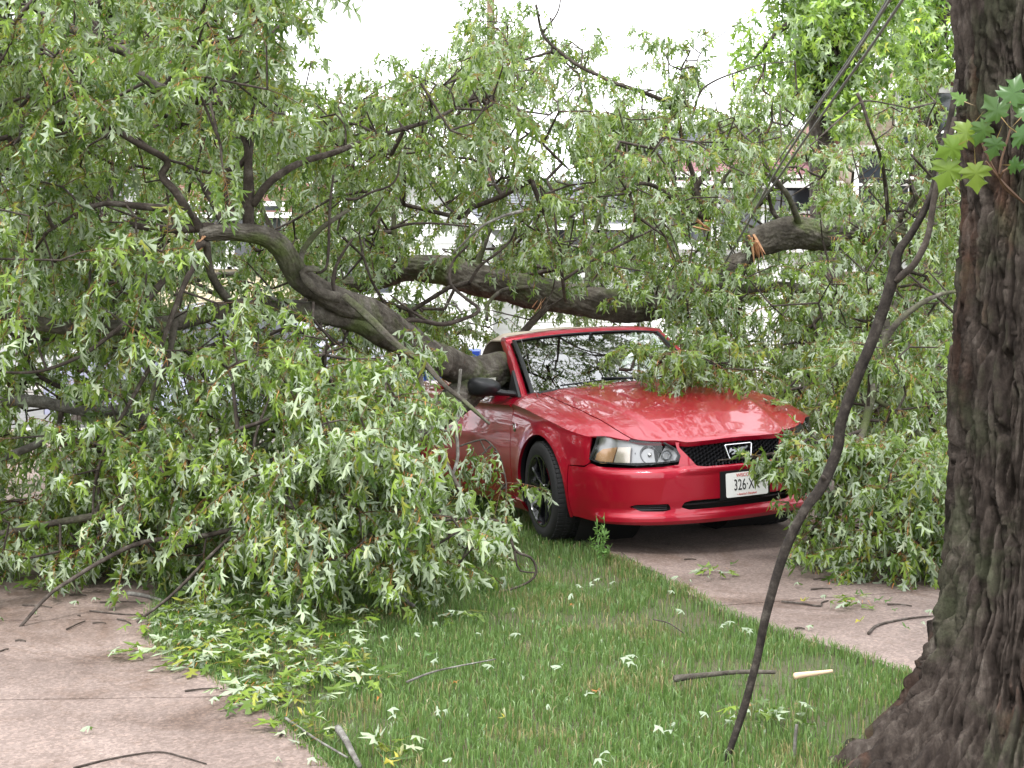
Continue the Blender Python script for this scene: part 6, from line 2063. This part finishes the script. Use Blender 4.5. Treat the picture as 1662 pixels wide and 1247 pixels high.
for i, (px, py) in enumerate(sp):
    p = gp(px, py, .03)
    a = sr.random() * 6.28
    V, F, C = spray_arrays(np.zeros((1, 3)), np.array([[math.cos(a), math.sin(a), .25]]), np.array([sr.uniform(.12, .22)]), pale=.30, k=10, size=(.065, .115), rg=sr, droop=.35, yellow=.10)
    V[:, 2] = np.maximum(V[:, 2] * .55, -.02)
    o = link("torn_sprig", mesh_np("torn_sprig", V, F, m_leaf, True, attr={"tint": C}), None, loc=tuple(p))
    if px > 1100:
        lab, grp = {1205: ("leafy sprig on the grass just right of the leaning branch's foot", None), 1260: ("leafy sprig on the grass between the leaning branch and the big trunk", None), 1185: ("small leafy sprig on the driveway under the car's bumper", None), 1415: ("bright green leafy sprig on the driveway below the hanging branches", None)}[px]
    elif py > 1180:
        lab, grp = {480: ("leafy sprig by the grey broken stick, the upper one", None), 510: ("leafy sprig by the grey broken stick, the lower one", None), 615: ("yellow green sprig at the bottom edge of the lawn", None)}[px]
    else:
        wh_ = ("grass under the hanging branches" if py < 985 and px > 300 else "top edge of the left concrete" if px < 260 else "lawn corner beside the left concrete" if py < 1060 and px < 430 else "lawn well right of the left concrete" if px > 500 else "grass edge near the grey broken stick")
        lab, grp = "leafy torn maple sprig lying flat on the " + wh_, "torn sprigs on the " + wh_
    thing(o, lab, "sprig", grp)
# sprigs lying on the hood
for lab, (lx, ly), L_ in (("small leafy sprig lying at the foot of the windscreen on the hood", (-.27, -.52), .22), ("leafy sprig lying on the middle of the car's hood", (.05, .12), .26), ("tiny leafy sprig lying near the front of the hood", (.50, .50), .12)):
    z = float(top_z(np.array([lx]), np.array([ly]))[0]) + .03
    wpnt = CARM @ Vector((lx, ly, z))
    V, F, C = spray_arrays(np.zeros((1, 3)), np.array([[.8, .2, .15]]), np.array([L_]), pale=.1, k=12, size=(.06, .095), rg=sr, droop=.2)
    V[:, 2] = np.maximum(V[:, 2] * .7, -.02)
    thing(link("torn_sprig", mesh_np("torn_sprig", V, F, m_leaf, True, attr={"tint": C}), None, loc=tuple(wpnt)), lab, "sprig")

# ---- sticks
def stick(label, pp, r, m=None, z=.006, group=None, n=8):
    P = [gp(a_, b_, z + r) for a_, b_ in pp]
    if len(P) == 2:
        P = [P[0], (P[0] + P[1]) / 2 + Vector((.004, .006, .003)), P[1]]
    o0 = P[0].copy()
    o, _, _ = limb_mesh("fallen_stick", [p - o0 for p in P], list(np.linspace(r, r * .6, len(P))), m or m_twig, n, .15, .02, seed=int(pp[0][0]) % 13)
    o.location = o0
    thing(o, label, "stick", group)


stick("thin curved twig at the bottom of the left concrete", [(120, 1247), (180, 1232), (255, 1221), (300, 1230), (335, 1240)], .004, z=0)
for pp in ([(36, 983), (84, 986)], [(112, 966), (140, 966)], [(145, 992), (195, 997), (232, 998)], [(162, 978), (235, 978)], [(190, 1005), (212, 1012)], [(238, 1014), (275, 1014)], [(108, 1022), (138, 1008)], [(150, 1012), (172, 1012)], [(0, 1057), (14, 1053)], [(130, 1000), (126, 999)], [(25, 1040), (42, 1041)], [(300, 1122), (360, 1118)], [(370, 1143), (400, 1140)], [(455, 1195), (462, 1185)]):
    stick("short dark twig lying on the left hand concrete", pp, .0045, z=0, group="short dark twigs on the left hand concrete")
stick("thick weathered stick among leaves at the top edge of the left concrete", [(208, 962), (235, 966), (262, 974)], .014, m_pale, z=0)
stick("grey broken stick sticking out of the grass at the corner of the left concrete", [(549, 1183), (560, 1200), (572, 1225), (584, 1245)], .014, m_pale, z=.03)
stick("thin grey stick crossing the broken stick", [(463, 1166), (490, 1185), (520, 1205), (564, 1230)], .006, m_pale, z=.015)
stick("brown rotten stick half buried in the lawn left of the leaning branch", [(1095, 1102), (1140, 1097), (1200, 1092), (1258, 1092)], .014, m_bark, z=.02)
stick("peeled pale piece of wood on the lawn right of the leaning branch", [(1290, 1098), (1320, 1094), (1350, 1090)], .013, mat("peeled_wood", (.66, .48, .32), .7, bump=(40, .4, .003)), z=.035)
stick("thin pale twig lying across the middle of the lawn", [(660, 1108), (700, 1092), (740, 1082), (805, 1070)], .005, m_pale, z=.045)
stick("thin brown twig in the lawn near the driveway", [(1060, 1006), (1085, 1012), (1110, 1028)], .004, z=.04)
stick("dark forked twig on the driveway below the hanging branches", [(1268, 977), (1300, 980), (1330, 984), (1334, 978), (1344, 975)], .006, z=0)
stick("long curved twig on the driveway beside the big trunk", [(1410, 1029), (1425, 1015), (1460, 1006), (1490, 1002), (1515, 1000)], .007, z=0)
for pp in ([(1290, 1020), (1306, 1021)], [(1375, 925), (1400, 927)], [(1316, 957), (1350, 956)], [(1440, 982), (1480, 984)], [(1320, 941), (1345, 940)], [(1110, 908), (1130, 908)]):
    stick("short dark twig lying on the driveway", pp, .005, z=0, group="short dark twigs on the driveway")
# small upright stake
p0 = gp(1290, 1228, 0)
o, _, _ = limb_mesh("upright_stick", [(0, 0, -.02), (.003, 0, .06), (.006, 0, .115)], [.006, .0065, .005], m_pale, 8, .1, .01); o.location = p0
thing(o, "short stub of a stick standing upright in the grass near the big trunk", "stick")

# ---- the weed growing at the driveway's edge
P0 = gp(975, 912, -.01)
weed = empty("tall_weed", tuple(P0)); thing(weed, "small bushy green weed standing in front of the bumper", "weed")
wr = np.random.default_rng(8)
b = MB(); LV = []
for k in range(7):
    a = k * 2.4; sp_ = .02 + .012 * k
    h_ = [.30, .26, .24, .20, .16, .12, .27][k]
    top = Vector((math.cos(a) * sp_, math.sin(a) * sp_, h_))
    pth = catmull(np.array([(0, 0, 0), tuple(top * .5 + Vector((math.cos(a) * .01, 0, .01))), tuple(top)]), 8)
    b.tube([tuple(p) for p in pth], list(np.linspace(.0026, .0012, 8)), 5)
    for q_ in range(26):
        t_ = wr.uniform(.2, 1.0); i_ = int(t_ * 7)
        LV.append(tuple(np.array(pth[i_]) + wr.normal(0, .003, 3)))
m_weed = mat("weed_green", (.13, .24, .06), .6)
kind(b.build("stems", m_weed, weed), "stuff")
LV = np.array(LV); n = len(LV)
A = nrm(wr.normal(0, .7, (n, 3)) + np.array([0, 0, .6])); N = nrm(wr.normal(0, 1, (n, 3)) + np.array([0, -.3, .6]))
V, T = leaf_geo(LV, A, N, wr.uniform(.02, .042, n), wr.uniform(0, .3, n), wr.uniform(-.2, .3, n), 1)
# narrow them
ctr = LV[:, None]; Bv = nrm(np.cross(A, N)); comp = ((V - ctr) * Bv[:, None]).sum(-1, keepdims=True)
V = V - Bv[:, None] * comp * .55
nv = V.shape[1]
F = (T[None] + (np.arange(n) * nv)[:, None, None]).reshape(-1, 3)
C = np.concatenate([np.repeat(np.array([[.13, .25, .06]]) * wr.uniform(.7, 1.4, (n, 1)), nv, 0), np.zeros((n * nv, 1))], 1)
kind(link("leaves", mesh_np("weed_leaves", V.reshape(-1, 3), F, m_leaf, False, attr={"tint": C}), weed), "stuff")
